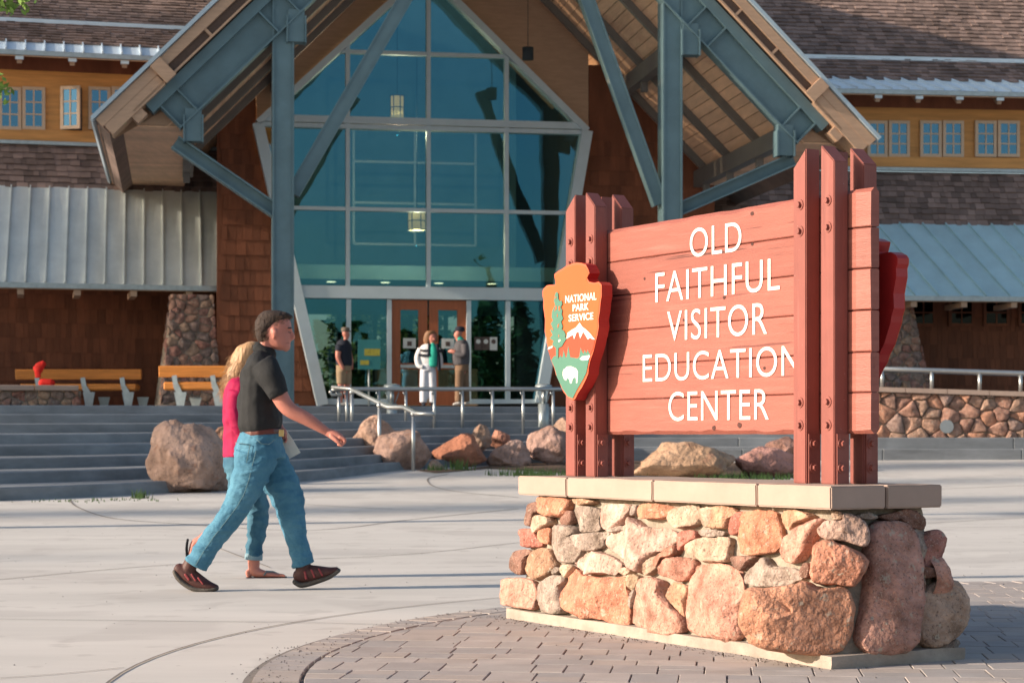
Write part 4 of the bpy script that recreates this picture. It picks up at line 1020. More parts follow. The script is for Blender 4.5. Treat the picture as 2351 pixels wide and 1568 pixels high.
def wing(f, xr, ys, a_band, a_awn, n_awn, seed, bs):
    (ye, yt, ys1, yw0, yw1, yev, yms, yrd, yup) = ys
    g = lambda y, b: f.h(xr, y, b)[1]
    a0, a1 = a_band; l0, l1 = a_awn
    be, bt, bw, bv, bm_, br = bs
    # lower wall and room dark
    tube_box('lower_wall', f, a0, a1, 0.12, 0.4, TERR-0.1, g(yt, 0), WALLS)
    shingles('wall_shingles', f.P(a0, 0.12, TERR+0.02), f.A*(a1-a0), UP*(g(yt, 0)-TERR), 0.33, WALLS, vc, seed, 0.09, 0.2, 0.012, 1.1, 0.008)
    awning(f, l0, l1, be, g(ye, be), bt, g(yt, bt), n_awn, seed+1, -1.0 if f is RW else 0.12)
    k = l0+0.3
    while k < l1:
        tube_box('rafter_tail', f, k, k+0.14, be+0.02, be+1.2, g(ye, be)-0.24, g(ye, be)-0.12, TAN); k += 1.2
    lo = f.P(a0, bt+0.02, g(yt, bt)-0.01); hi = f.P(a0, bw-0.03, g(ys1, bw))
    tube_box('roof_backing', f, a0, a1, bw, bw+0.3, g(yt, bt)-0.3, g(ys1, bw), ROOFS)
    quadp = [lo, lo+f.A*(a1-a0), hi+f.A*(a1-a0), hi]; obj('roof_deck', quadp, [(0, 1, 2, 3)], ROOFS, vc)
    shingles('roof_shingles', lo, f.A*(a1-a0), hi-lo, 0.16, ROOFS, vc, seed+2)
    tube_box('sill_flashing', f, a0, a1, bw-0.16, bw, g(yw1, bw)-0.10, g(yw1, bw)-0.02, GALV)
    tube_box('cedar_wall', f, a0, a1, bw, bw+0.3, g(yw1, bw)-0.02, g(yw0, bw), CEDAR)
    tube_box('cedar_sill', f, a0, a1, bw-0.06, bw-0.002, g(yw1, bw), g(yw1, bw)+0.26, CEDAR)
    # eave above
    hev = g(yev, bv)
    tube_box('frieze', f, a0, a1, bw-0.03, bw+0.3, g(yw0, bw)+0.002, hev+0.6, WALLS)
    bm = bmesh.new(); hin = hev+0.55*(bw-bv)
    add_hex(bm, [f.P(a0, bv+0.03, hev-0.12), f.P(a1, bv+0.03, hev-0.12), f.P(a1, bw+0.1, hin-0.12), f.P(a0, bw+0.1, hin-0.12), f.P(a0, bv+0.03, hev-0.02), f.P(a1, bv+0.03, hev-0.02), f.P(a1, bw+0.1, hin-0.02), f.P(a0, bw+0.1, hin-0.02)])
    bmobj('eave_soffit', bm, SOFF, vc)
    tube_box('eave_gutter', f, a0, a1, bv-0.07, bv+0.028, hev-0.10, hev+0.0, GALV)
    k = a0+0.4
    while k < a1:
        bm = bmesh.new(); add_beam(bm, f.P(k, bv+0.06, hev-0.20), f.P(k, bw, hin-0.2), 0.15, 0.11, f.A); bmobj('rafter_tail', bm, TAN, vc)
        tube_box('rafter_cap', f, k-0.09, k+0.09, bv+0.0, bv+0.06, hev-0.19, hev-0.115, ZINC2); k += 1.0 if f is RW else 1.15
    # metal strip, shingle, white ridge, upper roof
    q = [f.P(a0, bv-0.04, hev+0.01), f.P(a1, bv-0.04, hev+0.01), f.P(a1, bm_, g(yms, bm_)), f.P(a0, bm_, g(yms, bm_))]
    ms = obj('eave_metal', q, [(0, 1, 2, 3)], ZINC2, vc)
    up = q[3]-q[0]; nrm = f.A.cross(up).normalized(); k = 0.0
    while k < (a1-a0):
        bm = bmesh.new(); s_ = f.A*(0.25 if f is RW else 0.0)
        add_beam(bm, q[0]+f.A*k+nrm*0.03, q[0]+f.A*k-s_*2+up+nrm*0.03, 0.03, 0.06, nrm); bmobj('seam', bm, ZINC2, ms); k += 0.42
    lo = f.P(a0, bm_, g(yms, bm_)+0.01); hi = f.P(a0, br, g(yrd, br))
    obj('roof_deck', [lo, lo+f.A*(a1-a0), hi+f.A*(a1-a0), hi], [(0, 1, 2, 3)], ROOFS, vc)
    shingles('roof_shingles', lo, f.A*(a1-a0), hi-lo, 0.16, ROOFS, vc, seed+3)
    tube_box('ridge_flashing', f, a0, a1, br-0.05, br+0.10, g(yrd, br)-0.02, g(yrd, br)+0.075, ZINC2)
    lo = f.P(a0, br+0.10, g(yrd, br)+0.02); hi = f.P(a0, br+5.5, g(yup, br+5.5))
    obj('roof_deck', [lo, lo+f.A*(a1-a0), hi+f.A*(a1-a0), hi], [(0, 1, 2, 3)], ROOFS, vc)
    shingles('roof_shingles', lo, f.A*(a1-a0), hi-lo, 0.18, ROOFS, vc, seed+4)
    return bw
L0 = LW.h(-120, 500, 0)[0]; L1 = LW.h(640, 500, 0)[0]
bw = wing(LW, 200, (653, 434, 334, 168, 328, 124, 104, 58, -160), (L0, L1), (L0, LW.h(506, 650, -1.9)[0]), 14, 11, (-1.9, -0.12, 0.5, -0.5, -0.05, 1.0))
for (x0, x1, op) in ((-58, -6, False), (-3, 49, False), (51, 104, False), (138, 188, True), (203, 254, False), (256, 306, False)):
    window(LW, x0, x1, 200, 300, bw, 2, 3, op)
box('opening_shade_sheet', LW.P(LW.h(140, 250, bw)[0], bw-0.012, LW.h(140, 300, bw)[1]), LW.A*0.47, LW.B*0.01, UP*0.98, DARKR, vc)  # thin dark sheet on the solid wall, standing in for shade behind the open sash
R0 = RW.h(1400, 500, 0)[0]; R1 = RW.h(2480, 500, 0)[0]
bwR = wing(RW, 2150, (681, 516, 397, 250, 386, 210, 186, 140, -190), (R0, R1), (RW.h(1712, 560, -1.9)[0], R1+1.5), 18, 31, (-1.9, -0.25, 0.5, -0.45, -0.05, 0.7))
for (x0, x1) in ((1990, 2036), (2039, 2087), (2111, 2160), (2163, 2211), (2237, 2286), (2289, 2339), (2365, 2413)):
    window(RW, x0, x1, 278, 362, bwR, 2, 3)
for (x0, x1) in ((2090, 2147), (2176, 2236), (2256, 2316), (2336, 2396)):
    window(RW, x0, x1, 686, 750, 0.10, 2, 2, gm=GLASSD, tm=WALLS)
# walls beside the glass, under the porch
hr = he+half
def sidewall(pix, nm):
    P_ = [EN.h(x, y, 0.25) for x, y in pix]
    plate(nm, [EN.P(a, 0.25, h) for a, h in P_], EN.B, 0.2, WALLS, vc)
sidewall([(498, 934), (735, 934), (588, 285), (588, 150), (498, 150)], 'porch_wall')
sidewall([(1246, 934), (1640, 934), (1640, 150), (1352, 150), (1352, 303)], 'porch_wall')
for pix in ([(589, 283), (976, -66), (976, -420), (589, -60)], [(1351, 301), (1351, -60), (977, -420), (977, -66)]):
    plate('gable_panel', [EN.P(*(lambda t: (t[0], 0.24, t[1]))(EN.h(x, y, 0.24))) for x, y in pix], EN.B, 0.15, TAN, vc)
def wall_rows(pix, seed):
    poly = [EN.h(x, y, 0.25) for x, y in pix]; hp = halfplanes(poly); rg = random.Random(seed)
    hs_ = [p[1] for p in poly]; V, Fc = [], []; h = min(hs_)
    while h < max(hs_):
        x = min(p[0] for p in poly)-rg.random()*0.2
        while x < max(p[0] for p in poly):
            w = rg.uniform(0.1, 0.22); q = [(x, h), (x+w-0.005, h), (x+w-0.005, h+0.33), (x, h+0.33)]; x += w
            if all(nx*c[0]+ny*c[1] <= cc for c in q for nx, ny, cc in hp):
                k = len(V); t_ = rg.uniform(0.018, 0.035)
                V += [EN.P(q[0][0], 0.24-t_, h), EN.P(q[1][0], 0.24-t_, h), EN.P(q[2][0], 0.238, h+0.335), EN.P(q[3][0], 0.238, h+0.335), EN.P(q[0][0], 0.24, h), EN.P(q[1][0], 0.24, h)]
                Fc += [(k, k+1, k+2, k+3), (k+4, k+5, k+1, k)]
        h += 0.33
    o = obj('wall_shingles', V, Fc, WALLS, vc); o['kind'] = 'stuff'
wall_rows([(498, 932), (738, 932), (592, 285), (498, 250)], 5); wall_rows([(1243, 930), (1560, 930), (1560, 285), (1350, 303)], 6)

# ============================================================ RUBBLE STONEWORK
def rubble(poly, mapf, normal, cell, parent, seed, colors, bulge=0.05, m=14):
    rg = random.Random(seed); hp = halfplanes(poly); xs = [p[0] for p in poly]; ys = [p[1] for p in poly]; seeds = []
    y = min(ys); r_ = 0
    while y < max(ys)+cell:
        x = min(xs)-cell*rg.random()
        while x < max(xs)+cell:
            seeds.append((x+rg.uniform(-.38, .38)*cell, y+rg.uniform(-.34, .34)*cell*0.8)); x += cell*rg.uniform(0.75, 1.45)
        y += cell*0.72; r_ += 1
    n = 0
    for i, s in enumerate(seeds):
        c = [(s[0]-cell*2, s[1]-cell*2), (s[0]+cell*2, s[1]-cell*2), (s[0]+cell*2, s[1]+cell*2), (s[0]-cell*2, s[1]+cell*2)]
        ks = []
        for j, t in enumerate(seeds):
            if j == i or abs(t[0]-s[0]) > 4*cell or abs(t[1]-s[1]) > 4*cell: continue
            dx, dy = t[0]-s[0], t[1]-s[1]; l = math.hypot(dx, dy)
            if l < 1e-6: continue
            ks.append((dx/l, dy/l, (dx*(s[0]+t[0])/2+dy*(s[1]+t[1])/2)/l-0.010))
        c = clip_poly(c, ks)
        if len(c) > 2: c = clip_poly(c, hp)
        if len(c) < 3: continue
        cx_, cy_ = sum(p[0] for p in c)/len(c), sum(p[1] for p in c)/len(c)
        if max(math.hypot(p[0]-cx_, p[1]-cy_) for p in c) < cell*0.22: continue
        pts = []
        for k in range(len(c)):
            p, q = c[k], c[(k+1) % len(c)]; pts += [p, ((p[0]+q[0])/2, (p[1]+q[1])/2)]
        stone_piece('stone', [mapf(*p) for p in pts], normal, bulge*rg.uniform(.6, 1.3), 0.05, rg.choice(colors), parent, seed*100+i, m=m); n += 1
    return n
DKS = [(0.27, 0.15, 0.12), (0.24, 0.17, 0.14), (0.32, 0.18, 0.13), (0.21, 0.15, 0.13), (0.36, 0.24, 0.17), (0.28, 0.135, 0.105)]
# tapered stone piers (parts of the building)
def pier(f, pix_top, pix_bot, b, thick, seed):
    (t0, yt_), (t1, _) = pix_top, pix_top[1:] and pix_top[1]
    A0 = f.h(*pix_top[0], b); A1 = f.h(*pix_top[1], b); B0 = f.h(*pix_bot[0], b-0.35); B1 = f.h(*pix_bot[1], b-0.35)
    bm = bmesh.new(); add_hex(bm, [f.P(B0[0], b-0.35, B0[1]), f.P(B1[0], b-0.35, B0[1]), f.P(B1[0]+0.1, b+thick, B0[1]), f.P(B0[0]-0.1, b+thick, B0[1]),
                                   f.P(A0[0], b, A0[1]), f.P(A1[0], b, A0[1]), f.P(A1[0], b+thick, A0[1]), f.P(A0[0], b+thick, A0[1])])
    pr = bmobj('stone_pier', bm, MORTAR, vc)
    H_ = A0[1]-B0[1]
    def mp(x, y): return f.P(x, b-0.35+0.35*(y-B0[1])/H_, y)
    nrm = (-f.B+UP*0.12).normalized()
    rubble([(B0[0]-.04, B0[1]), (B1[0]+.04, B0[1]), (A1[0]+.03, A0[1]), (A0[0]-.03, A0[1])], mp, nrm, 0.24, pr, seed, DKS, 0.07)
    # flanks
    for (e0, e1, sg) in ((B1[0], A1[0], 1), (B0[0], A0[0], -1)):
        def mp2(x, y): 
            k = (y-B0[1])/H_; return f.P(e0+(e1-e0)*k, x, y)
        rubble([(b-0.35, B0[1]), (b+thick, B0[1]), (b+thick, A0[1]), (b, A0[1])], mp2, f.A*sg, 0.28, pr, seed+7, DKS, 0.06)
pier(LW, ((397, 676), (487, 676)), ((372, 934), (506, 934)), -2.1, 0.7, 51)
pier(RW, ((2050, 676), (2086, 676)), ((2020, 900), (2135, 900)), -1.2, 0.7, 61)
# low planter wall at the left
pw = empty('planter_wall', LW.P(LW.h(60, 910, -3.4)[0], -3.4, terr(42)), 'low fieldstone planter wall with pale cap before the left bench', 'wall')
pa, ph_ = LW.h(-120, 895, -3.4), LW.h(186, 897, -3.4)
bm = bmesh.new(); add_box(bm, LW.P(pa[0], -3.36, TERR-0.05), LW.A*(ph_[0]-pa[0]), LW.B*0.5, UP*(ph_[1]-TERR+0.05)); bmobj('core', bm, MORTAR, pw)
rubble([(pa[0], TERR), (ph_[0], TERR), (ph_[0], ph_[1]), (pa[0], ph_[1])], lambda x, y: LW.P(x, -3.37, y), -LW.B, 0.22, pw, 71, DKS, 0.06)
k = pa[0]-0.05
while k < ph_[0]-0.1:
    w = min(0.9, ph_[0]+0.06-k); box('cap_stone', LW.P(k, -3.50, ph_[1]), LW.A*(w-0.012), LW.B*0.7, UP*0.11, CAPM, pw, 0.012); k += 0.9
# retaining wall at the right
rw = empty('retaining_wall', (8, 38.0, 1.0), 'reddish fieldstone retaining wall with pale cap and railing, right of the sign', 'wall')
RWY = 38.05
def rwh(x): return 1.935-(x-7.1)*0.032
x0, x1 = 6.7, 11.5
bm = bmesh.new(); add_hex(bm, [(x0, RWY+0.02, 0.8), (x1, RWY+0.02, 0.8), (x1, RWY+0.5, 0.8), (x0, RWY+0.5, 0.8), (x0, RWY+0.02, rwh(x0)-0.09), (x1, RWY+0.02, rwh(x1)-0.09), (x1, RWY+0.5, rwh(x1)-0.09), (x0, RWY+0.5, rwh(x0)-0.09)])
bmobj('core', bm, MORTAR, rw)
box('backfill', (6.5, 38.56, 0.5), (8, 0.1, 0), (0, 2.2, 0), (0, 0, 1.04), STEP, rw)
RWC = [(0.36, 0.20, 0.15), (0.30, 0.18, 0.14), (0.40, 0.24, 0.175), (0.28, 0.155, 0.12), (0.34, 0.22, 0.165), (0.43, 0.22, 0.145), (0.30, 0.205, 0.175)]
rubble([(x0, 0.96), (x1, 0.96), (x1, rwh(x1)-0.1), (x0, rwh(x0)-0.1)], lambda x, y: Vector((x, RWY, y)), Vector((0, -1, 0)), 0.31, rw, 83, RWC, 0.085, m=18)
k = x0
while k < x1:
    bm = bmesh.new(); e = k+0.79
    add_hex(bm, [(k, RWY-0.12, rwh(k)-0.09), (e, RWY-0.12, rwh(e)-0.09), (e, RWY+0.56, rwh(e)-0.09), (k, RWY+0.56, rwh(k)-0.09), (k, RWY-0.12, rwh(k)), (e, RWY-0.12, rwh(e)), (e, RWY+0.56, rwh(e)), (k, RWY+0.56, rwh(k))])
    bmobj('cap_stone', bm, CAPM, rw); k += 0.8
dsc = bmesh.new(); c = at(2173, 979, RWY-0.075)
vv = [dsc.verts.new(c+Vector((math.cos(t*math.pi/9)*0.13, 0, math.sin(t*math.pi/9)*0.13))) for t in range(18)]; v2 = [dsc.verts.new(v.co*1.0+Vector((0, -0.03, 0))) for v in vv]
dsc.faces.new(v2)
for i in range(18): dsc.faces.new((vv[i], vv[(i+1) % 18], v2[(i+1) % 18], v2[i]))
bmobj('round_light', dsc, STAIN, rw)

# ============================================================ RAILINGS
hr_ = empty('ramp_handrail', (8, 38.3, rwh(8)), 'double stainless handrail on the right retaining wall', 'railing')
for dy, tag_ in ((0.2, 0), (1.35, 1)):
    P_ = [Vector((x, RWY+dy, rwh(x)+0.36+0.03*tag_)) for x in (6.3, 8, 10, 11.6)]
    tube('rail', P_, 0.045, STAIN, hr_, 12)
    for px in (2025, 2139, 2249, 2343):
        x = (px-CX)/FPX*(RWY+dy); tube('post', [Vector((x, RWY+dy, rwh(x)-0.02 if not tag_ else rwh(x)-0.3)), Vector((x, RWY+dy, rwh(x)+0.36))], 0.036, STAIN, hr_, 10)
gr_ = empty('guard_rail', at(1040, 990, 36.3), 'level stainless guard rail above the boulders before the doors', 'railing')
zr = lambda px: 36.0+(px-760)*0.0013
tube('rail', [at(762, 896, zr(762))]+[at(px, 893, zr(px)) for px in (775, 900, 1040, 1180, 1330)], 0.038, STAIN, gr_, 12)
tube('rail_return', [at(762, 896, 36.0), at(758, 900, 36.0), at(762, 906, 36.0), at(785, 906, 36.0)], 0.03, STAIN, gr_, 10)
for px, yb in ((778, 990), (796, 1000), (870, 985), (932, 990), (997, 1003), (1062, 1003), (1131, 1003), (1201, 1003), (1270, 1003)):
    tube('post', [at(px, yb, zr(px)), at(px, 894, zr(px))], 0.028, STAIN, gr_, 10)
    tube('bracket', [at(px, 903, zr(px)), at(px-5, 905, zr(px)-0.06), at(px-6, 900, zr(px)-0.06)], 0.014, STAIN, gr_, 6)
sr = empty('stair_handrail', at(871, 1068, 34.3), 'sloping stainless stair handrail at the right end of the steps', 'railing')
tube('rail', [at(762, 889, 36.0), at(806, 893, 35.9), at(812, 896, 35.8), at(887, 933, 34.2), at(893, 935, 34.15), at(925, 935, 33.8), at(931, 937, 33.7), at(955, 949, 33.3), at(962, 950, 33.25), at(994, 950, 33.0)], 0.038, STAIN, sr, 12)
for px, y0, y1, z in ((808, 1000, 898, 35.85), (871, 1068, 928, 34.4), (949, 1085, 948, 33.4)):
    tube('post', [at(px, y0, z), at(px, y1, z)], 0.031, STAIN, sr, 12)
    bm = bmesh.new(); bmesh.ops.create_uvsphere(bm, u_segments=10, v_segments=6, radius=0.05, matrix=Matrix.Translation(at(px, y1+3, z))); bmobj('post_cap', bm, STAIN, sr, True)
# bollard lights
def bollard(px, label):
    z = 36.9; s = z/FPX
    t = empty('bollard_light', at(px, 985, z), label, 'light', 'bollard lights on the steps')
    c = at(px, 990, z); up = lambda y: Vector((c.x, c.y, EYE+(HY-y)*s))
    tube('post', [up(1010), up(927)], 0.1, GALV, t, 18)
    bm = bmesh.new(); prof = [(897, .10), (896, .155), (890, .165), (884, .15), (881, .08), (880.5, .01)]
    add_tube(bm, [up(y) for y, _ in prof], [r for _, r in prof], 20); bmobj('hood', bm, GALV, t, True)
    for k in range(3):
        a = k*2.094+0.5; d = Vector((math.cos(a), math.sin(a), 0)); tube('strut', [up(927)+d*0.06, up(900)+d*0.14], 0.012, GALV, t, 6)
    tube('lens', [up(927), up(897)], 0.04, STAIN, t, 10)
bollard(900, 'grey bollard light in front of the double doors'); bollard(1248, 'grey bollard light beside the left edge of the sign shield')

# ============================================================ BENCHES
def bench(px0, px1, yb0, yb1, ys0, ys1, yg, z, legs, label, wood):
    t = empty('bench', at((px0+px1)/2, yg, z), label, 'bench', 'timber benches on the terrace')
    s = z/FPX; th = (yb1-yb0)*s
    P0, P1 = at(px0, (yb0+yb1)/2, z), at(px1, (yb0+yb1)/2, z)
    beam('back_board', P0, P1, th, 0.09, (0, 1, 0.15), wood, t, 0.012)
    S0, S1 = at(px0+9, (ys0+ys1)/2, z), at(px1-9, (ys0+ys1)/2, z)
    for k in range(2):
        beam('seat_board', S0+Vector((0.02, 0.05+0.27*k, 0.03)), S1+Vector((-0.02, 0.05+0.27*k, 0.03)), (ys1-ys0)*s*0.75, 0.25, (0, 1, 0), wood, t, 0.03)
    for px in legs:
        a = at(px, yb1-4, z-0.07); g = at(px, yg, z); q = at(px+8, ys1-2, z-0.08)
        bm = bmesh.new(); add_beam(bm, a, at(px+3, ys0+6, z-0.08), 0.10, 0.02, (0, 1, 0)); add_beam(bm, at(px+3, ys0+6, z-0.085), at(px+12, ys1, z-0.085), 0.12, 0.02, (0, 1, 0)); bmobj('support', bm, GALV, t)
        w0, w1 = 0.13, 0.07; c0 = at(px+14, ys1-2, z-0.1); c1 = Vector((c0.x, c0.y, terr(z)))
        plate('leg', [c0+Vector((-w0, 0, 0)), c0+Vector((w0, 0, 0)), c1+Vector((w1, 0, 0)), c1+Vector((-w1, 0, 0))], (0, 1, 0), 0.03, GALV, t)
        c0 = c0+Vector((0.24, 0.45, -0.1)); c1 = Vector((c0.x, c0.y, terr(z)))
        plate('leg', [c0+Vector((-w0, 0, 0)), c0+Vector((w0, 0, 0)), c1+Vector((w1, 0, 0)), c1+Vector((-w1, 0, 0))], (0, 1, 0), 0.03, GALV, t)
bench(365, 590, 840, 866, 877, 902, 930, 41.0, (400, 488), 'orange timber bench catching the sun behind the walking couple', TIMB)
bench(36, 325, 848, 871, 882, 902, 930, 43.6, (85, 190, 280), 'long shaded timber bench behind the low planter wall', TIMB)
REDC = mat('red_cloth', (0.60, 0.015, 0.008), 0.8, 0.2, 5, 0.4, 12)
jk = None

# ============================================================ BOULDERS
def boulder(px0, px1, y0, y1, z, col, seed, label, depth=0.85, taper=0.12, lean=0.0):
    s = z/FPX; w, h = (px1-px0)*s, (y1-y0)*s; c = at((px0+px1)/2, (y0+y1)/2, z)
    bm = bmesh.new(); bmesh.ops.create_icosphere(bm, subdivisions=5, radius=1.0); rg = random.Random(seed)
    planes = []
    for k in range(11):
        d = Vector((rg.gauss(0, 1), rg.gauss(0, 1), rg.gauss(0, 0.8))).normalized(); planes.append((d, rg.uniform(0.60, 0.92)))
    off = Vector((seed*1.7, seed*0.9, seed*2.3))
    for v in bm.verts:
        p = v.co.copy(); p *= 1+0.22*noise.noise(p*1.2+off)
        for d, lim in planes:
            e = p.dot(d)-lim
            if e > 0: p -= d*e*0.82
        p *= 1+0.10*noise.noise(p*2.6+off)+0.05*(0.5-abs(noise.noise(p*5+off)))+0.03*noise.noise(p*9+off)+0.012*noise.noise(p*22+off)
        v.co = p
    for v in bm.verts:
        k = max(-1, min(1, v.co.z)); f = 1-taper*k-0.12*max(0, -k-0.4); v.co.x = v.co.x*f+lean*k; v.co.y *= f
    xs = [v.co.x for v in bm.verts]; zs = [v.co.z for v in bm.verts]; x0, x1 = min(xs), max(xs); z0, z1 = min(zs), max(zs)
    for v in bm.verts:
        v.co = Vector((c.x+((v.co.x-x0)/(x1-x0)-0.5)*w, c.y+v.co.y*depth*w*0.42, c.z+((v.co.z-z0)/(z1-z0)-0.5)*h))
    o = bmobj('boulder', bm, BOULD, None, True, color=col)
    return tag(o, label, 'boulder', 'boulders along the steps')
BOULD = mat('boulder_rock', (1, 1, 1), 0.9, 0.45, 2.6, 1.0, 12, objcol=True, detail=10, bdist=0.05)
speckle(BOULD, 6, 0.60, (0.30, 0.155, 0.10), 0.55); speckle(BOULD, 22, 0.62, (0.12, 0.085, 0.07), 0.6)
boulder(333, 531, 962, 1138, 27.9, (0.36, 0.245, 0.195), 2, 'big tan pink boulder on the steps left of the walking couple', taper=0.36, lean=-0.12)
boulder(478, 545, 978, 1080, 29.6, (0.30, 0.17, 0.12), 3, 'brown boulder half hidden behind the walking woman')
boulder(808, 912, 952, 1072, 34.6, (0.38, 0.25, 0.19), 14, 'tall tan boulder at the stair rail behind the front one')
boulder(858, 992, 985, 1084, 33.9, (0.37, 0.24, 0.19), 5, 'large tan boulder at the foot of the stair handrail')
boulder(990, 1118, 994, 1077, 34.6, (0.36, 0.15, 0.09), 6, 'rusty red boulder in the middle of the boulder row')
boulder(1078, 1130, 973, 1040, 35.2, (0.37, 0.26, 0.20), 7, 'upright tan boulder perched behind the rusty red one')
boulder(1122, 1172, 986, 1030, 35.6, (0.42, 0.20, 0.14), 8, 'small orange red boulder beside the upright tan one')
boulder(1116, 1220, 1009, 1076, 34.8, (0.36, 0.24, 0.20), 9, 'low flat grey pink boulder in front of the small orange one')
boulder(1208, 1304, 976, 1068, 35.2, (0.40, 0.26, 0.22), 10, 'tall pink grey boulder next to the sign posts')
boulder(1262, 1325, 958, 1020, 36.0, (0.36, 0.24, 0.18), 11, 'tan boulder mostly hidden behind the sign post')
boulder(984, 1021, 1055, 1083, 33.8, (0.36, 0.26, 0.20), 12, 'smallest boulder, at the foot of the row')
boulder(1452, 1692, 1013, 1106, 31.4, (0.40, 0.26, 0.17), 13, 'broad tan boulder seen beneath the sign panel')
boulder(1684, 1830, 1024, 1106, 31.8, (0.36, 0.19, 0.16), 4, 'purple red boulder seen beneath the right of the sign panel')
boulder(1750, 1850, 1001, 1060, 33.2, (0.36, 0.20, 0.16), 15, 'reddish boulder peeking out behind the purple red one')
# soil bed and grass
def patch(pix, m, name, label):
    P_ = [gpt(*p) for p in pix]; o = obj(name, [(x, y, gz(y)+0.012) for x, y in P_], [tuple(range(len(P_)))], m); return tag(o, label, kind='structure')
patch([(955, 1080), (1120, 1076), (1300, 1066), (1460, 1098), (1840, 1098), (1840, 1058), (1300, 1050), (1000, 1066)], SOIL, 'soil_bed', 'strip of bare soil under the boulders')
GRASS = mat('grass', (0.05, 0.10, 0.025), 0.7, 0.4, 6, 0, island=0.4)
bm = bmesh.new(); rg = random.Random(17)
def tuft(px, py, n, hgt, spread):
    cx_, cy_ = gpt(px, py)
    for _ in range(n):
        x, y = cx_+rg.gauss(0, spread), cy_+rg.gauss(0, spread*0.5)-0.1; h = hgt*rg.uniform(.5, 1.2); l = rg.uniform(-.4, .4)*h; w = 0.008
        z = gz(y)
        a, b, c_ = bm.verts.new((x-w, y, z)), bm.verts.new((x+w, y, z)), bm.verts.new((x+l, y+rg.uniform(-.2, .2)*h, z+h)); bm.faces.new((a, b, c_))
for px, py, n, h, s in ((1055, 1079, 90, 0.2, 0.12), (1195, 1073, 120, 0.14, 0.2), (1260, 1069, 140, 0.14, 0.25), (1005, 1080, 50, 0.12, 0.1), (1640, 1101, 60, .12, .2), (1700, 1100, 90, .14, .2), (1780, 1100, 90, .12, .2), (1460, 1098, 70, .12, .15), (325, 1143, 50, 0.12, 0.06), (290, 1147, 40, .04, .3), (180, 1150, 40, 0.03, 0.3)): tuft(px, py, n, h, s)
o = bmobj('grass', bm, GRASS); tag(o, 'short green weeds among the boulders', kind='stuff')

# ============================================================ TREES
BARK = mat('bark', (0.10, 0.065, 0.045), 0.95, 0.3, 6, 0.8, 20, stretch=(1, 1, 0.2))
NEED = mat('pine_needles', (0.045, 0.085, 0.025), 0.8, 0.4, 1.2, 0, island=0.5)
def conifer_meshes(seed, H=20.0, rad=3.0, n=4200, leaf=0.34):
    rg = random.Random(seed); V, Fc = [], []
    k = 0
    for lv in range(70):
        f = lv/70; z = H*(0.10+0.90*f); rr = rad*(1-f)**0.8*rg.uniform(0.6, 1.1)+0.12
        nb = rg.randint(4, 7)
        for b in range(nb):
            a = rg.random()*6.283; L_ = rr*rg.uniform(.55, 1.05)
            for q in range(max(2, int(L_*6))):
                t = (q+0.5)/max(2, int(L_*6)); p = Vector((math.cos(a)*L_*t, math.sin(a)*L_*t, z-0.30*L_*t*t+0.1*t))
                for _ in range(2):
                    d = Vector((rg.gauss(0, 1), rg.gauss(0, 1), rg.gauss(0, .5))).normalized()*leaf*rg.uniform(.6, 1.2); e = d.cross(Vector((rg.gauss(0, 1), rg.gauss(0, 1), rg.gauss(0, 1)))).normalized()*leaf*0.42
                    c = p+Vector((rg.gauss(0, .12), rg.gauss(0, .12), rg.gauss(0, .1))); i = len(V)
                    V += [c-d*0.5-e*0.5, c-d*0.2+e*0.5, c+d*0.6]; Fc.append((i, i+1, i+2))
    cm = bpy.data.meshes.new('crown'); cm.from_pydata([tuple(v) for v in V], [], Fc); cm.materials.append(NEED)
    bm = bmesh.new(); add_tube(bm, [(0, 0, -0.3), (0.05, 0, H*.3), (-0.05, 0.05, H*.7), (0, 0, H*.98)], [0.28, 0.2, 0.1, 0.02], 9)
    tm = bpy.data.meshes.new('trunk'); bm.to_mesh(tm); bm.free(); tm.materials.append(BARK)
    return cm, tm
NEEDL = mat('sun_tinted_needles', (0.085, 0.12, 0.025), 0.8, 0.5, 0.8, 0, island=0.5)  # lighter copy of the needle green, with sunlight put into the colour
CM = [conifer_meshes(s) for s in (1, 2)]+[conifer_meshes(3, 20, 3.2, 0, 0.85)]
CM[2][0].materials[0] = NEEDL
def conifer(x, y, sc, rot, label, group, k=0, wide=1.0):
    t = empty('pine_tree', (x, y, gz(y)), label, 'tree', group); t.rotation_euler.z = rot; t.scale = (sc*wide, sc*wide, sc)
    for nm, me in (('crown', CM[k][0]), ('trunk', CM[k][1])):
        o = bpy.data.objects.new(nm, me); COL.objects.link(o); o.parent = t
rg = random.Random(5)
for i, (x, y, s, w) in enumerate(((-80, 4.5, 1.7, 0.7), (-84, 8.0, 1.8, 0.6), (-78, 13.5, 1.8, 0.9), (-86, 16.5, 2.0, 1.0), (-76, 20.5, 1.9, 1.1), (-88, 24, 2.1, 1.1), (-92, 30, 2.2, 1.2), (-80, -3.0, 1.3, 0.45), (-82, 28, 2.0, 1.2), (-84, 35, 2.1, 1.2))):
    conifer(x, y, s, rg.random()*6, 'tall conifer left of the plaza, outside the picture, shading the steps', 'conifers left of the plaza', i % 2, w)
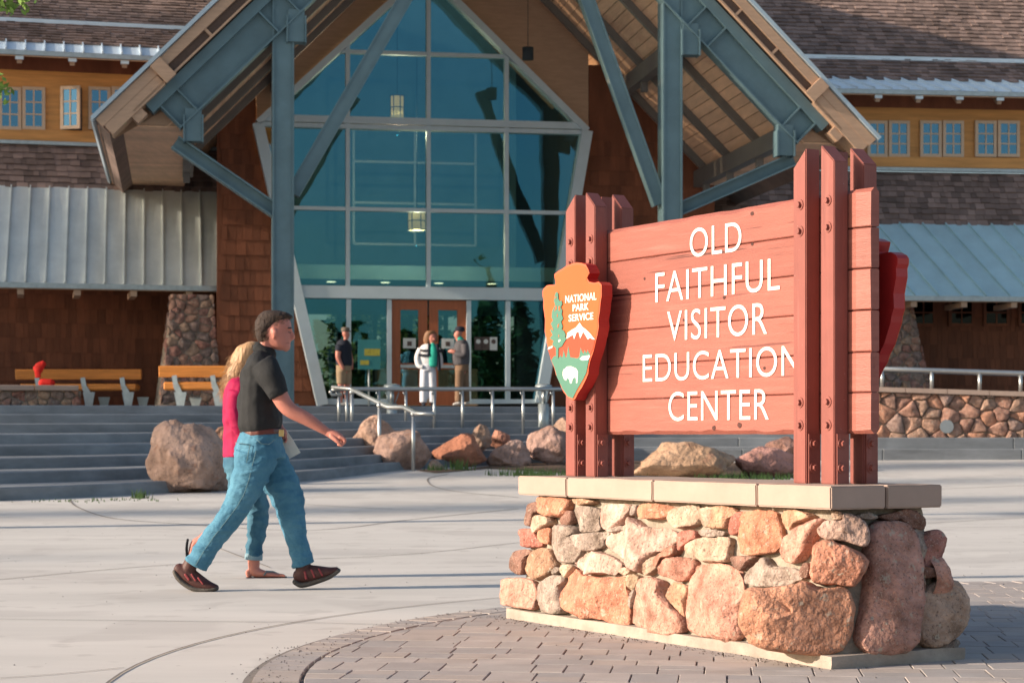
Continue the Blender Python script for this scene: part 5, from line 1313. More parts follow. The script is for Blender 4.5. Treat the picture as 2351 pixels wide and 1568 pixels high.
for i, (x, y, s, w) in enumerate(((7, -24, .36, 1.9), (10, -28, .38, 1.9), (12.5, -24, .34, 1.9), (15, -27, .38, 1.9), (17.3, -24, .33, 1.9), (19.6, -27, .34, 1.8), (22.2, -25, .55, 1.0), (24.6, -27, .40, 1.7), (27.5, -24, .62, 1.0), (31, -27, .5, 1.6), (35, -28, .55, 1.6), (3, -27, .5, 1.6), (8.5, -32, .46, 2.1), (12, -33, .42, 2.2), (14, -31, .40, 2.2), (16.5, -33, .40, 2.2), (18.8, -31, .36, 2.2), (21, -33, .42, 2.2), (24, -32, .44, 2.2), (27, -33, .5, 2.0), (30, -32, .5, 2.0))):
    conifer(x, y, s, rg.random()*6, 'conifer behind the viewer, seen only mirrored in the entrance glass', 'conifers mirrored in the glass', 2, w)
for i, (x, s) in enumerate(((-9, .5), (-6, .42), (-3.5, .55), (-1, .45), (1.5, .5), (4.5, .55), (7.5, .45))):
    conifer(x, 72+3*(i % 2), s, rg.random()*6, 'conifer beyond the building, glimpsed through the lobby', 'conifers beyond the lobby', 2, 1.5)
# broadleaf bough reaching in at the upper left
LEAF = mat('spring_leaves', (0.13, 0.22, 0.035), 0.6, 0.3, 4, 0, island=0.4)
bt = empty('broadleaf_tree', (-7.2, 20, gz(20)), 'leafy green tree whose twigs reach in at the upper left corner', 'tree')
tube('trunk', [(-7.2, 20, -0.2), (-7.1, 20.1, 2.5), (-6.9, 20, 4.6), (-6.8, 20, 6.2)], [0.16, 0.13, 0.09, 0.04], BARK, bt)
V, Fc = [], []; bm = bmesh.new()
def twig(p0, p1, n, sp):
    p0, p1 = Vector(p0), Vector(p1); add_tube(bm, [p0, p0.lerp(p1, .5)+Vector((0, 0, 0.06)), p1], [0.03, 0.018, 0.006], 6)
    for _ in range(n):
        t = rg.uniform(0.3, 1.02); c = p0.lerp(p1, t)+Vector((rg.gauss(0, sp), rg.gauss(0, sp), rg.gauss(0, sp)))
        d = Vector((rg.gauss(0, 1), rg.gauss(0, .6), rg.gauss(0, 1))).normalized()*0.045; e = d.cross(Vector((rg.gauss(0, .4), 1, rg.gauss(0, .4)))).normalized()*0.02; i = len(V)
        V.extend([c-d, c+e, c+d, c-e]); Fc.append((i, i+1, i+2, i+3))
twig((-6.8, 20, 5.3), at(52, 8, 20), 260, 0.05); twig((-6.8, 20, 5.5), at(20, -12, 20), 240, 0.08); twig((-6.9, 20, 4.4), at(2, 205, 20), 240, 0.07); twig((-6.9, 20, 4.0), at(-12, 175, 20), 160, 0.08); twig((-6.9, 20, 4.2), at(-20, 340, 20), 120, 0.05)
for k in range(14): twig((-6.85, 20, 4.8), (-6.9+rg.uniform(-1.4, 0.3), 20+rg.uniform(-1.3, 1.3), rg.uniform(4.0, 6.8)), 150, 0.14)
bmobj('branches', bm, BARK, bt)
obj('crown', V, Fc, LEAF, bt)

# ============================================================ PEOPLE
SKIN = mat('skin', (0.47, 0.185, 0.14), 0.55, 0.08, 12, 0.12, 90, bdist=0.003)
_N, _L, _B = nodes_of(SKIN); _B.inputs['Subsurface Weight'].default_value = 0.15; _B.inputs['Subsurface Radius'].default_value = (0.02, 0.008, 0.004)
POLO = mat('black_polo_cloth', (0.012, 0.013, 0.0145), 0.85, 0.25, 3, 0.6, 7, bdist=0.03, bstretch=(1, 1, 0.8))
DENIM = mat('blue_denim', (0.022, 0.115, 0.20), 0.85, 0.3, 3.5, 0.8, 18, col2=(0.095, 0.255, 0.355), bdist=0.02, bstretch=(1, 1, 1.8))
DENIM2 = mat('dark_denim', (0.018, 0.082, 0.145), 0.85, 0.3, 6, 0.6, 14, col2=(0.075, 0.20, 0.27), bdist=0.02)
CUFF = mat('denim_cuff', (0.17, 0.27, 0.32), 0.85, 0.12, 12, 0.3, 40)
STIT = mat('denim_stitching', (0.10, 0.19, 0.22), 0.8, 0.2, 60, 0.2, 90)
BELT = mat('belt_leather', (0.11, 0.028, 0.018), 0.45, 0.15, 10, 0.1, 40)
BRASS = mat('belt_buckle', (0.6, 0.45, 0.2), 0.3, 0.1, 10, 0, metallic=0.8)
SHOE = mat('shoe_leather', (0.05, 0.016, 0.014), 0.6, 0.3, 22, 0.3, 40, col2=(0.095, 0.035, 0.03), bdist=0.006)
SHOE2 = mat('shoe_panel', (0.26, 0.04, 0.045), 0.6, 0.2, 30, 0.2)
SOLE = mat('shoe_sole', (0.085, 0.075, 0.065), 0.8, 0.3, 25, 0.5, 60, bdist=0.008)
HAIRD = mat('dark_hair', (0.034, 0.021, 0.016), 0.8, 0.4, 30, 0.9, 60, bdist=0.012, stretch=(1, 1, 0.35))
HAIRB = mat('blond_hair', (0.40, 0.235, 0.12), 0.5, 0.35, 26, 0.9, 50, bdist=0.012, stretch=(1, 1, 0.12))
MAGE = mat('magenta_cloth', (0.34, 0.002, 0.055), 0.8, 0.2, 3, 0.5, 8, bdist=0.03)
FLIP = mat('sandal_rubber', (0.02, 0.025, 0.03), 0.7, 0.2, 10, 0.1)
FSTR = mat('sandal_strap', (0.12, 0.17, 0.19), 0.6, 0.2, 40, 0.1)
PAPER = mat('map_paper', (0.74, 0.75, 0.70), 0.8, 0.08, 8, 0.1, col2=(0.60, 0.66, 0.58))
EYEM = mat('eye_dark', (0.03, 0.015, 0.012), 0.4, 0.1, 10, 0)
def fin(bm, name, material, parent, voxel, it=4, sf=0.5):
    bmesh.ops.recalc_face_normals(bm, faces=bm.faces)
    me = bpy.data.meshes.new('tmp'); bm.to_mesh(me); bm.free(); o = bpy.data.objects.new('tmp', me)
    md = o.modifiers.new('r', 'REMESH'); md.mode = 'VOXEL'; md.voxel_size = voxel; md.use_smooth_shade = True
    if it:
        ms = o.modifiers.new('s', 'SMOOTH'); ms.factor = sf; ms.iterations = it
    m2 = evaluated(o); m2.name = name
    return link(name, m2, material, parent, smooth=True)
def limb(bm, pts, z0, n=16, flat=False):
    """elliptic loft; points (column, row, depth offset m, half-thickness in rows/columns, half-depth m)"""
    vert = pts[0] == 'v'; pts = pts[1:] if vert else pts      # 'v': level sections, for heads and hair
    P = [at(p[0], p[1], z0+p[2]) for p in pts]; sc = z0/FPX; Y = Vector((0, 1, 0)); secs = []
    for i, p in enumerate(pts):
        t = P[min(i+1, len(P)-1)]-P[max(i-1, 0)]; t = Vector((t.x, 0, t.z)).normalized() if not vert else Vector((0, 0, -1)); nrm = Vector((t.z, 0, -t.x)); secs.append((P[i], nrm, p[3]*sc, p[4], t))
    # refine with Catmull-Rom
    fine = []; m = len(secs)
    def cr(a, b, c, d, f): return 0.5*((2*b)+(c-a)*f+(2*a-5*b+4*c-d)*f*f+(3*b-a-3*c+d)*f**3)
    for i in range(m-1):
        a, b, c, d = secs[max(i-1, 0)], secs[i], secs[i+1], secs[min(i+2, m-1)]
        for k in range(4):
            f = k/4; fine.append(tuple(cr(a[j], b[j], c[j], d[j], f) for j in range(5)))
    fine.append(secs[-1])
    def capr(s, sgn, k):
        f, g = ((0.55, 0.83), (0.9, 0.42))[k]; r = min(s[2], s[3])*(0.22 if vert else 1); return (s[0]+s[4].normalized()*sgn*r*f, s[1], s[2]*g, s[3]*g, s[4])
    if not flat: fine = [capr(fine[0], -1, 1), capr(fine[0], -1, 0)]+fine+[capr(fine[-1], 1, 0), capr(fine[-1], 1, 1)]
    rings = [[bm.verts.new(c+nn.normalized()*r1*math.cos(2*math.pi*k/n)+Y*r2*math.sin(2*math.pi*k/n)) for k in range(n)] for c, nn, r1, r2, t in fine]
    for i in range(len(rings)-1):
        for k in range(n): bm.faces.new((rings[i][k], rings[i][(k+1) % n], rings[i+1][(k+1) % n], rings[i+1][k]))
    bm.faces.new(rings[0][::-1]); bm.faces.new(rings[-1])
CLOTH = {'polo_shirt', 'jeans', 'cuff', 'blouse', 'trousers', 'shorts', 't_shirt', 'jacket', 'sleeve_band', 'belt', 'waistband'}
def part(name, limbs, material, parent, z0, voxel, it=4):
    bm = bmesh.new()
    for l in limbs: limb(bm, l, z0, flat=name in CLOTH)
    return fin(bm, name, material, parent, voxel, it)

# ---- walking man
ZM = 12.70
man = empty('person', at(600, 1353, ZM), 'man in black polo and blue jeans striding right across the plaza', 'person')
part('body', [
  [(613,768,0,17,.055),(610,795,0,18,.060),(608,820,0,17,.066)],
  ['v',(632,722,0,16,.045),(632,730,0,31,.066),(631,744,0,38,.075),(630.5,756,0,38,.077),(631,765,0,35.5,.076),(633,774,0,35,.073),(637,786,0,30,.066),(642,796,0,25,.054),(648,802,0,15,.034)],
  [(666,757,0,3,.008),(671,767,0,4.5,.012),(673,774,0,5.0,.016),(668,779,0,4.5,.012)],
  [(664,753,-.03,3.5,.03),(668,756,0,3.5,.03)], [(662,784,0,3.5,.022),(663,790,0,3.5,.02)], [(656,800,0,8,.02),(661,799,0,6,.016)],
  [(627,757,-.078,4.5,.009),(631,764,-.085,7,.010),(630,774,-.080,4,.009)],
  [(618,868,-.19,22,.055),(640,905,-.20,20,.053),(655,930,-.20,18.5,.048),(672,945,-.20,17,.044),(705,962,-.19,15.5,.042),(735,981,-.18,11.5,.033),(752,992,-.17,9.2,.027)],
  [(606,860,.2,20,.05),(612,925,.22,17,.045),(630,965,.20,14,.04),(645,988,.17,10,.03)],
  [(606,815,0,14,.06),(600,845,0,24,.12),(598,900,0,36,.14),(600,990,0,38,.14),(598,1040,0,42,.14)],
], SKIN, man, ZM, 0.0062, 3)
hand = []
hand.append([(750,991,-.17,9.2,.026),(764,997,-.17,11,.034),(778,1003,-.172,10,.037),(784,1006,-.172,7,.036)])
for k in range(4):
    dy = -.203+.022*k; hand.append([(780,1004,dy,4.6,.0105),(790-1.2*k,1008+k,dy,4.4,.0105),(791-2*k,1015+k,dy,4.0,.0095),(784-2.5*k,1021,dy+.004,3.4,.0085)])
hand.append([(760,1001,-.198,5.5,.013),(771,1010,-.21,5,.012),(779,1017,-.212,4.2,.010),(784,1023,-.208,3.3,.008)])
part('hand', hand, SKIN, man, ZM, 0.0032, 3)
part('hand', [[(643,984,.17,9,.026),(650,994,.16,10,.034),(652,1003,.15,7,.03)]]+[[(652,1000,.135+.02*k,4,.0095),(657,1008,.13+.02*k,3.6,.009),(655,1014,.12+.02*k,3.2,.008)] for k in range(4)]+[[(646,992,.13,4.5,.012),(654,1000,.115,4,.01)]], SKIN, man, ZM, 0.0035, 2)
part('hair', [
  ['v',(627,716,0,24,.05),(630,720,0,33,.068),(629,728,0,38,.081),(622,738,0,36,.084),(613,749,0,28,.085),(605,761,0,19.5,.083),(603,774,0,15,.076),(604,786,0,10.5,.058)],
  [(640,721,0,7,.05),(656,723,0,6.5,.055),(668,728,0,4.5,.045)],
], HAIRD, man, ZM, 0.0045, 5)
# loose strands to roughen the outline of the hair
def strands(parent, material, z0, seeds, n, L_, thick, down, seed):
    rg = random.Random(seed); V, Fc = [], []
    for _ in range(n):
        (x, y, rx, ry, rd) = rg.choice(seeds); th = rg.uniform(0, 6.283); ph = rg.uniform(-1.3, 1.3)
        px, py, dy = x+rx*math.cos(th)*math.cos(ph), y+ry*math.sin(th)*math.cos(ph), rd*math.sin(ph)
        p = at(px, py, z0+dy); d = Vector((down[0]+rg.gauss(0, .25), rg.gauss(0, .2), down[1]+rg.gauss(0, .25))).normalized()
        out = Vector((math.cos(th)*math.cos(ph), math.sin(ph), -math.sin(th)*math.cos(ph)))*0.4; l = L_*rg.uniform(.5, 1.2)
        w = Vector((d.z, 0, -d.x))*thick; i = len(V); V += [p-w, p+w, p+d*l*0.5+out*l*0.4+w*0.7, p+d*l*0.5+out*l*0.4-w*0.7, p+d*l+out*l*0.3]
        Fc += [(i, i+1, i+2, i+3), (i+3, i+2, i+4)]
    return obj('hair_strands', V, Fc, material, parent)
HAIRG = mat('greying_hair', (0.11, 0.070, 0.048), 0.8, 0.4, 30, 0, spec=0.2)
strands(man, HAIRG, ZM, [(628, 738, 38, 22, .085), (606, 758, 19, 22, .084), (632, 728, 38, 12, .08), (612, 770, 14, 18, .075)], 1000, 0.032, 0.0015, (-0.75, -0.5), 3)
part('eyebrow', [[(661,753.5,-.058,1.6,.010),(668,753,-.036,1.8,.012)]], HAIRD, man, ZM, 0.002, 1)
part('eye', [[(663,763,-.050,1.2,.004),(667,763.5,-.036,1.3,.005)]], EYEM, man, ZM, 0.0014, 0)
part('mouth', [[(657,788,-.042,0.5,.004),(665,787,-.022,0.6,.005)]], mat('lip', (0.20, 0.06, 0.05), 0.5, 0.1, 10, 0), man, ZM, 0.0012, 0)
part('polo_shirt', [
  [(605,806,0,17,.085),(602,818,0,28,.15),(600,832,0,36.5,.20),(598,856,0,43.5,.205),(598,884,0,47,.195),(597,915,0,49.5,.187),(596,945,0,50,.187),(597,968,0,50,.187),(599,984,0,46,.18),(600,990,0,44,.172)],
  [(600,834,-.15,31,.075),(615,856,-.195,30,.078),(629,882,-.21,26,.070),(639,903,-.212,23,.064),(641,907,-.212,22.5,.063)],
  [(604,836,.15,28,.07),(606,870,.21,24,.066),(609,905,.22,22,.06)],
], POLO, man, ZM, 0.0075, 5)
part('collar', [[(598,801,0,18,.074),(606,808,0,21,.085),(612,815,0,23,.092)]], POLO, man, ZM, 0.006, 1)
part('sleeve_band', [[(638,902,-.212,23.2,.065),(641,908,-.212,23.0,.065)]], POLO, man, ZM, 0.005, 1)
part('belt', [[(600,987,0,47,.178),(601,999,0,47.5,.181)]], BELT, man, ZM, 0.005, 1)
box('buckle', at(640, 1002, ZM-0.12), (0.030, 0.02, 0), (0, 0.012, 0), (0, 0, 0.045), BRASS, man, 0.003)
jn = part('jeans', [
  [(600,994,0,45,.172),(598,1012,0,50,.18),(596,1034,0,57,.187),(598,1056,0,57,.18)],
  [(588,1045,-.085,50,.105),(577,1085,-.095,43.5,.097),(562,1122,-.10,36.5,.09),(545,1160,-.10,30,.08),(520,1197,-.10,26.5,.074),(492,1233,-.10,25.5,.071),(468,1268,-.10,25.5,.07),(450,1297,-.10,27.5,.068)],
  [(608,1045,.08,46,.105),(630,1085,.09,43,.098),(650,1120,.09,40,.09),(664,1155,.09,36,.082),(671,1190,.09,30,.075),(679,1228,.09,25,.07),(689,1265,.09,23,.068),(698,1297,.09,27.5,.068)],
], DENIM, man, ZM, 0.0065, 2)
# cloth folds pressed into the mesh
def folds(o, amp, f1, seed):
    me = o.data; n = len(me.vertices); co = np.empty(n*3, 'f'); no = np.empty(n*3, 'f')
    me.vertices.foreach_get('co', co); me.vertices.foreach_get('normal', no); co = co.reshape(-1, 3); no = no.reshape(-1, 3)
    d = np.array([(lambda p: amp*(1-abs(noise.noise(Vector((p[0]*f1*0.7, p[1]*f1, p[2]*f1*1.7+seed))))*2.6)+amp*0.4*noise.noise(Vector((p[0]*f1*2.2, p[1]*f1*1.5, p[2]*f1*3.1-seed))))(p) for p in co.tolist()], 'f')
    co += no*d[:, None]; me.vertices.foreach_set('co', co.ravel()); me.update()
folds(jn, 0.0075, 8.5, 3.0)
for o_ in man.children:
    if o_.name.startswith('polo_shirt'): folds(o_, 0.008, 5.5, 8.0)
part('waistband', [[(600,998,0,47.3,.180),(600.5,1006,0,48.3,.181)]], DENIM, man, ZM, 0.005, 1)
def stitch(name, pix, dys, parent, z0, m=STIT, r=0.0025):
    tube(name, [at(p[0], p[1], z0+d) for p, d in zip(pix, dys)], r, m, parent, 5)
stitch('side_seam', [(588,1035),(580,1065),(572,1100),(560,1135),(545,1162),(520,1195),(490,1233),(466,1268),(449,1298)], [-.196,-.194,-.196,-.193,-.184,-.178,-.175,-.173,-.172], man, ZM)
stitch('pocket_seam', [(540,1016),(556,1018),(574,1021)], [-.135,-.17,-.188], man, ZM); stitch('pocket_seam', [(574,1021),(569,1045),(566,1062)], [-.188,-.195,-.19], man, ZM)
stitch('pocket_seam', [(588,1008),(600,1018),(618,1020),(630,1010)], [-.182,-.186,-.18,-.165], man, ZM)
def shoe(up, so, ank, z0, panels):
    s_ = part('shoe', [up, ank], SHOE, man, z0, 0.005, 3)
    part('sole', [so], SOLE, s_, z0, 0.004, 1)
    for p in panels: part('panel', [p], SHOE2, s_, z0, 0.003, 1)
    return s_
s1 = shoe([(412,1306,-.10,14,.037),(430,1319,-.10,20,.043),(456,1336,-.10,18,.047),(480,1345,-.10,11.5,.047),(495,1348,-.10,7.5,.039)],
     [(402,1312,-.10,6,.040),(410,1325,-.10,7.5,.045),(428,1341,-.10,7.5,.047),(452,1352,-.10,7,.052),(480,1353,-.10,6,.053),(497,1350,-.10,5.5,.044)],
     [(440,1288,-.10,16,.044),(432,1308,-.10,17,.044)], ZM,
     [[(425,1318,-.142,3,.006),(434,1330,-.146,3,.006)], [(440,1318,-.143,2.5,.006),(449,1332,-.147,2.5,.006)], [(455,1326,-.144,2.2,.005),(466,1340,-.148,2.2,.005)]])
s2 = shoe([(686,1322,.09,16,.039),(705,1317,.09,21,.044),(730,1315,.09,17.5,.047),(757,1312,.09,11,.047),(772,1308,.09,7.5,.038)],
     [(678,1335,.09,7,.042),(690,1342,.09,7,.046),(706,1340,.09,7,.047),(730,1333,.09,6.5,.052),(757,1323,.09,6,.052),(777,1309,.09,5.5,.043)],
     [(697,1297,.09,17,.044),(695,1316,.09,18,.044)], ZM,
     [[(715,1308,.048,2.5,.006),(722,1324,.043,2.5,.006)], [(732,1306,.048,2.2,.006),(740,1320,.043,2.2,.006)], [(700,1312,.048,3,.006),(703,1328,.045,3,.006)]])
fm = plate('folded_map', [at(*p, ZM+0.16) for p in ((638,992),(657,986),(674,1012),(690,1039),(661,1055),(650,1032))], (0.15, 1, 0.05), 0.003, PAPER)
tag(fm, 'folded pale paper map held at the walking man\'s far hip', 'map')

# ---- walking woman
ZW = 13.75
wm = empty('person', at(575, 1327, ZW), 'blond woman in magenta top and rolled jeans half hidden behind the walking man', 'person')
part('body', [
  ['v',(588,793,0,22,.058),(591,806,0,31,.073),(593,820,0,31,.072),(595,834,0,25,.06),(599,845,0,14,.038)], [(620,812,0,2,.007),(625,824,0,4,.013),(621,828,0,4,.010)],
  [(586,835,0,14,.05),(580,872,0,17,.06)],
  [(566,893,0,20,.10),(556,960,0,30,.12),(556,1050,0,34,.13)],
  [(553,1060,-.08,26,.07),(556,1115,-.08,22,.06),(549,1162,-.08,17,.05),(517,1198,-.08,14,.042),(478,1229,-.08,13,.038)], [(562,1060,.08,26,.07),(581,1115,.08,22,.06),(592,1165,.08,17,.05),(589,1220,.08,15,.042),(583,1280,.08,14,.038)],
  [(548,925,-.15,9,.03),(539,948,-.18,10,.034),(560,995,-.185,10,.033),(600,1010,-.14,9,.03),(622,1010,-.11,8,.028)],
  [(578,925,.15,9,.03),(600,950,.175,10,.033),(632,980,.15,10,.034),(650,990,.13,8,.03)],
  [(478,1228,-.08,14,.04),(462,1240,-.08,12,.034),(449,1248,-.08,11.5,.033),(442,1263,-.08,9,.037),(437,1280,-.08,6,.040)],
  [(583,1270,.08,15,.04),(583,1300,.08,13.5,.036),(588,1313,.08,12.5,.038),(610,1317.5,.08,8,.043),(636,1320,.08,5,.045),(650,1321,.08,3.8,.042)], [(571,1314,.08,8,.03),(572,1320,.08,7,.03)],
], SKIN, wm, ZW, 0.0062, 3)
for k in range(5): part('toe', [[(644-k*2.0,1320,.045+.018*k,3.4,.0085),(653-k*2.4,1321.5,.043+.019*k,2.8,.0075)]], SKIN, wm, ZW, 0.003, 1)
part('hair', [
  ['v',(580,787,0,15,.055),(573,795,0,27,.08),(567,806,0,29,.09),(560,822,0,31,.094),(556,838,0,29.5,.094),(548,856,0,27.5,.09),(540,873,0,24,.084),(534,888,0,18,.07),(530,898,0,10,.05)],
  [(526,880,-.03,9,.03),(522,893,-.03,6,.03),(520,900,-.03,3,.02)], [(545,880,-.05,10,.03),(543,897,-.05,6,.025),(541,904,-.05,3,.015)], [(534,884,-.07,8,.02),(531,900,-.07,4,.015)],
], HAIRB, wm, ZW, 0.0055, 2)
strands(wm, HAIRB, ZW, [(556, 838, 28, 40, .093), (540, 870, 24, 22, .085), (532, 888, 16, 12, .07)], 1800, 0.10, 0.0016, (-0.30, -1.0), 9)
part('blouse', [
  [(566,868,0,20,.085),(558,884,0,34,.17),(554,908,0,41,.18),(553,945,0,40.5,.17),(554,985,0,41,.162),(556,1020,0,43,.172),(557,1048,0,44,.18)],
  [(545,898,-.15,21,.06),(537,945,-.185,18,.052),(552,985,-.19,15,.046),(580,1003,-.16,12,.04)], [(575,898,.15,20,.06),(600,948,.18,17,.05),(628,977,.15,13,.042)],
], MAGE, wm, ZW, 0.0075, 4)
for o_ in wm.children:
    if o_.name.startswith('blouse'): folds(o_, 0.006, 6.0, 4.0)
jw = part('jeans', [
  [(557,1040,0,41,.168),(556,1066,0,42,.172),(556,1084,0,40,.165)],
  [(552,1072,-.08,36,.092),(556,1115,-.08,31,.082),(551,1160,-.08,25,.068),(518,1197,-.08,20,.058),(482,1226,-.08,17,.05)],
  [(562,1072,.08,36,.092),(580,1115,.08,31,.082),(592,1158,.08,25.5,.07),(592,1200,.08,23,.062),(587,1240,.08,20.5,.057),(582,1276,.08,19.5,.054)],
], DENIM2, wm, ZW, 0.0075, 4)
folds(jw, 0.008, 9, 5.0)
part('cuff', [[(583,1270,.08,20.5,.058),(582,1285,.08,21,.058)]], CUFF, wm, ZW, 0.005, 1)
f1 = part('flip_flop', [[(567,1326,.08,2.2,.036),(590,1326.5,.08,2.2,.040),(625,1326,.08,2.2,.046),(657,1324,.08,1.9,.040)]], FLIP, wm, ZW, 0.004, 1)
tube('strap', [at(606, 1320, ZW+0.03), at(612, 1312, ZW+0.05), at(628, 1312, ZW+0.075), at(643, 1319, ZW+0.07)], 0.006, FSTR, f1, 7)
tube('strap', [at(606, 1320, ZW+0.125), at(612, 1311, ZW+0.115), at(628, 1312, ZW+0.08)], 0.006, FSTR, f1, 7)
part('flip_flop', [[(431,1238,-.08,2.4,.034),(428.5,1258,-.08,2.4,.042),(430,1284,-.08,2.2,.040)]], FLIP, wm, ZW, 0.004, 1)

# ---- three people by the doors
NAVY = mat('navy_cloth', (0.012, 0.016, 0.030), 0.85, 0.2, 4, 0.2, 10); KHAK = mat('khaki_cloth', (0.30, 0.215, 0.135), 0.85, 0.15, 4, 0.3, 10)
KHAKD = mat('brown_khaki', (0.19, 0.115, 0.07), 0.85, 0.15, 4, 0.3, 10); GREYJ = mat('charcoal_jacket', (0.075, 0.070, 0.078), 0.8, 0.2, 4, 0.3, 10)
WHJ = mat('white_jacket', (0.62, 0.62, 0.64), 0.75, 0.06, 4, 0.3, 8); TEALS = mat('teal_shirt', (0.02, 0.36, 0.27), 0.8, 0.1, 4, 0.2, 10)
WPANT = mat('white_trousers', (0.58, 0.60, 0.66), 0.8, 0.06, 4, 0.2, 8); CAPK = mat('tan_cap', (0.14, 0.11, 0.085), 0.8, 0.1, 4, 0); WSHOE = mat('pale_shoe', (0.5, 0.47, 0.44), 0.7, 0.1, 5, 0)
HAIRR = mat('auburn_hair', (0.22, 0.105, 0.05), 0.6, 0.3, 20, 0.3, 30)
ZB = 42.3; VB = 0.016
g1 = empty('person', at(1060, 930, ZB), 'man in charcoal jacket and navy cap before the right door', 'person')
part('body', [['v',(1053,753,0,5,.05),(1053,760,0,8.5,.075),(1052,768,0,8.5,.076),(1051,776,0,6.5,.058),(1055,786,0,6,.06)], [(1043,768,0,1.5,.012),(1042.5,771,0,1.8,.014)], [(1044,808,-.13,5,.045),(1036,806,-.11,5,.045),(1031,807,-.09,3.5,.03)], [(1059,800,0,12,.12),(1059,850,0,12,.12)]], SKIN, g1, ZB, VB, 2)
part('cap', [['v',(1056,751,0,10,.078),(1056,754,0,11.5,.088),(1056,760,0,11.5,.09)], [(1049,760,0,2,.07),(1041,761.5,0,1.3,.055)]], NAVY, g1, ZB, 0.013, 1)
part('jacket', [[(1060,780,0,9,.09),(1060,787,0,15,.17),(1059,805,0,19.5,.195),(1058,825,0,20.5,.195),(1059,838,0,18.5,.185)], [(1068,790,-.17,8.5,.072),(1067,813,-.2,8,.068),(1052,814,-.18,6.5,.058),(1044,809,-.14,5,.048)], [(1054,792,.17,8,.07),(1050,815,.18,7,.06),(1040,810,.05,5,.045)]], GREYJ, g1, ZB, VB, 2)
part('collar', [[(1055,778,0,7.5,.076),(1058,783,0,9,.085)]], TEALS, g1, ZB, 0.013, 1)
part('trousers', [[(1060,836,0,17,.17),(1060,852,0,17,.165)], [(1056,850,-.08,11,.095),(1054,890,-.08,9.5,.082),(1053,922,-.08,9,.078)], [(1066,850,.08,11,.095),(1068,890,.08,9.5,.082),(1070,922,.08,9,.078)]], KHAKD, g1, ZB, VB, 2)
for x, d in ((1052, -.08), (1071, .08)): part('shoe', [[(x+3,925,d,4.5,.05),(x-10,928,d,3,.045)]], WSHOE, g1, ZB, 0.013, 1)
g2 = empty('person', at(983, 930, ZB), 'woman in white striped jacket and teal shirt before the doors', 'person')
part('body', [['v',(992,765,0,6,.055),(992.5,772,0,9.2,.075),(992.5,780,0,8.8,.07),(993,788,0,5.5,.05),(990,797,0,5.5,.05)], [(997,777,-.07,1.5,.015),(998,780,-.078,1.8,.016)], [(986,810,0,14,.08),(984,850,0,14,.08)]], SKIN, g2, ZB, VB, 2)
part('hair', [['v',(989,761,.01,10.5,.088),(988,765,.02,12.5,.098),(984,775,.04,12,.095),(982,785,.05,10,.085),(981,791,.05,6,.06)], [(1001,768,.03,3.5,.06),(1002,782,.03,3.5,.05)]], HAIRR, g2, ZB, 0.014, 2)
part('jacket', [[(988,792,.03,9,.08),(985,799,.03,20,.125),(984,818,.02,23,.14),(983,843,.02,22,.135)], [(967,800,.02,8,.08),(959,820,-.02,7.5,.075),(961,838,-.07,6.5,.065),(971,843,-.11,5.5,.055)], [(1003,800,.02,7.5,.08),(1010,822,0,7,.07),(1011,843,0,6,.065)]], WHJ, g2, ZB, VB, 2)
part('shirt', [[(993,792,-.07,6.5,.05),(995,810,-.13,9,.05),(994,838,-.12,9,.045)]], TEALS, g2, ZB, 0.013, 1)
part('jacket_trim', [[(985,790,-.09,2.5,.04),(984,815,-.165,2.5,.03)], [(966,804.5,-.10,2.2,.04),(985,805,-.15,2.2,.03)], [(962,815,-.11,2.6,.04),(985,816,-.16,2.6,.03)], [(1003,792,-.07,3.5,.05),(1006,815,-.10,4.5,.06),(1008,848,-.09,4.5,.06)], [(1012,806,-.06,3,.05),(1017,807,-.03,2.6,.04)]], NAVY, g2, ZB, 0.013, 1)
part('trousers', [[(983,836,0,17,.135),(983,852,0,17.5,.135)], [(975,850,0,10.5,.1),(973,890,0,9.5,.088),(972,924,0,8.5,.085)], [(991,850,0,10.5,.1),(993,890,0,9.5,.088),(993,924,0,8,.08)]], WPANT, g2, ZB, VB, 2)
for x in (972, 993): part('shoe', [[(x,926,.04,5,.05),(x+1,928.5,-.10,5,.04)]], NAVY, g2, ZB, 0.013, 1)
ZN = 42.7
g3 = empty('person', at(788, 930, ZN), 'man in navy t-shirt and khaki shorts standing by the left sloping frame', 'person')
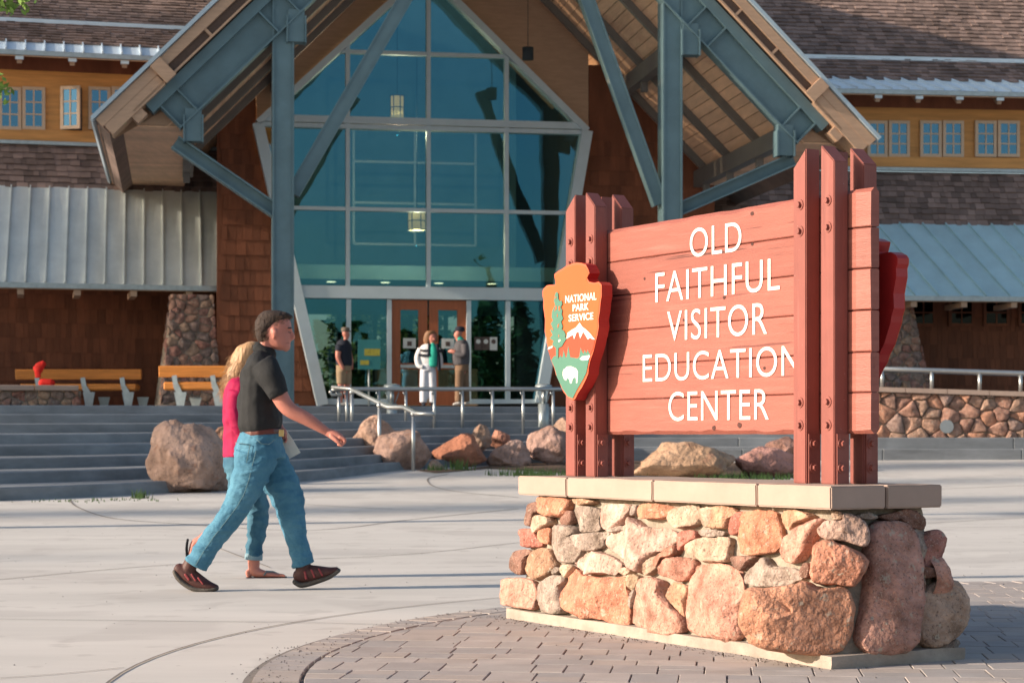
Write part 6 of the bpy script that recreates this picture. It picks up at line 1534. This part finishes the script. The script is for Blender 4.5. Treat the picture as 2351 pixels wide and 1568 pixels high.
part('body', [['v',(793,755,0,5,.05),(793.5,762,0,8,.075),(794,769,0,8,.074),(795,776,0,5.5,.05),(790,785,0,6,.06)], [(802,768,0,1.5,.012),(802,771,0,1.7,.014)], [(779,798,-.17,7.5,.06),(776,820,-.2,6,.05),(785,840,-.19,4.5,.04),(788,846,-.18,4,.035)], [(800,800,.18,6,.05),(806,825,.2,5,.045),(807,846,.19,4,.035)], [(788,810,0,12,.1),(788,850,0,12,.1)], [(785,850,-.05,8,.07),(783,882,-.07,7,.06)], [(793,850,.05,8,.07),(797,882,.08,7,.06)], [(783,880,-.07,7.5,.07),(782,905,-.07,6,.058),(782,925,-.07,4.5,.045)], [(797,880,.08,7.5,.07),(797,905,.08,6,.058),(797,925,.08,4.5,.045)]], SKIN, g3, ZN, VB, 2)
part('cap', [['v',(793,752.5,0,8.8,.076),(793,755,0,10,.086),(793,761,0,9.8,.088)], [(800,760,0,1.8,.06),(807,761.5,0,1.2,.045)]], CAPK, g3, ZN, 0.013, 1)
part('t_shirt', [[(790,780,0,9,.09),(789,788,0,16,.17),(789,810,0,18.5,.19),(790,830,0,19,.19),(790,840,0,18,.18)], [(780,792,-.16,9.5,.07),(777,806,-.2,8.5,.062)], [(798,792,.16,9,.07),(803,806,.19,8,.06)]], NAVY, g3, ZN, VB, 2)
part('shorts', [[(789,837,0,17.5,.17),(789,852,0,17.5,.165)], [(783,852,-.07,11.5,.10),(783,882,-.07,10,.09)], [(796,852,.08,11.5,.10),(797,882,.08,10,.09)]], KHAK, g3, ZN, VB, 2)
for x, d in ((783, -.07), (798, .08)): part('shoe', [[(x-4,926,d,4.5,.05),(x+9,928.5,d,3,.045)]], WSHOE, g3, ZN, 0.013, 1)

# ---- red jacket left on the shaded bench
rj = empty('red_jacket', at(92, 860, 42.1), 'crumpled bright red jacket hung over the shaded bench', 'jacket')
part('jacket_cloth', [[(86,850,0,12,.06),(92,841,0,11,.06),(100,834,0,7,.05)], [(86,849,-.05,8,.03),(88,866,-.06,7,.02)], [(98,879,-.05,10,.1),(118,879,-.05,9,.1)]], REDC, rj, 42.05, 0.014, 2)

bpy.data.scenes.remove(TS)
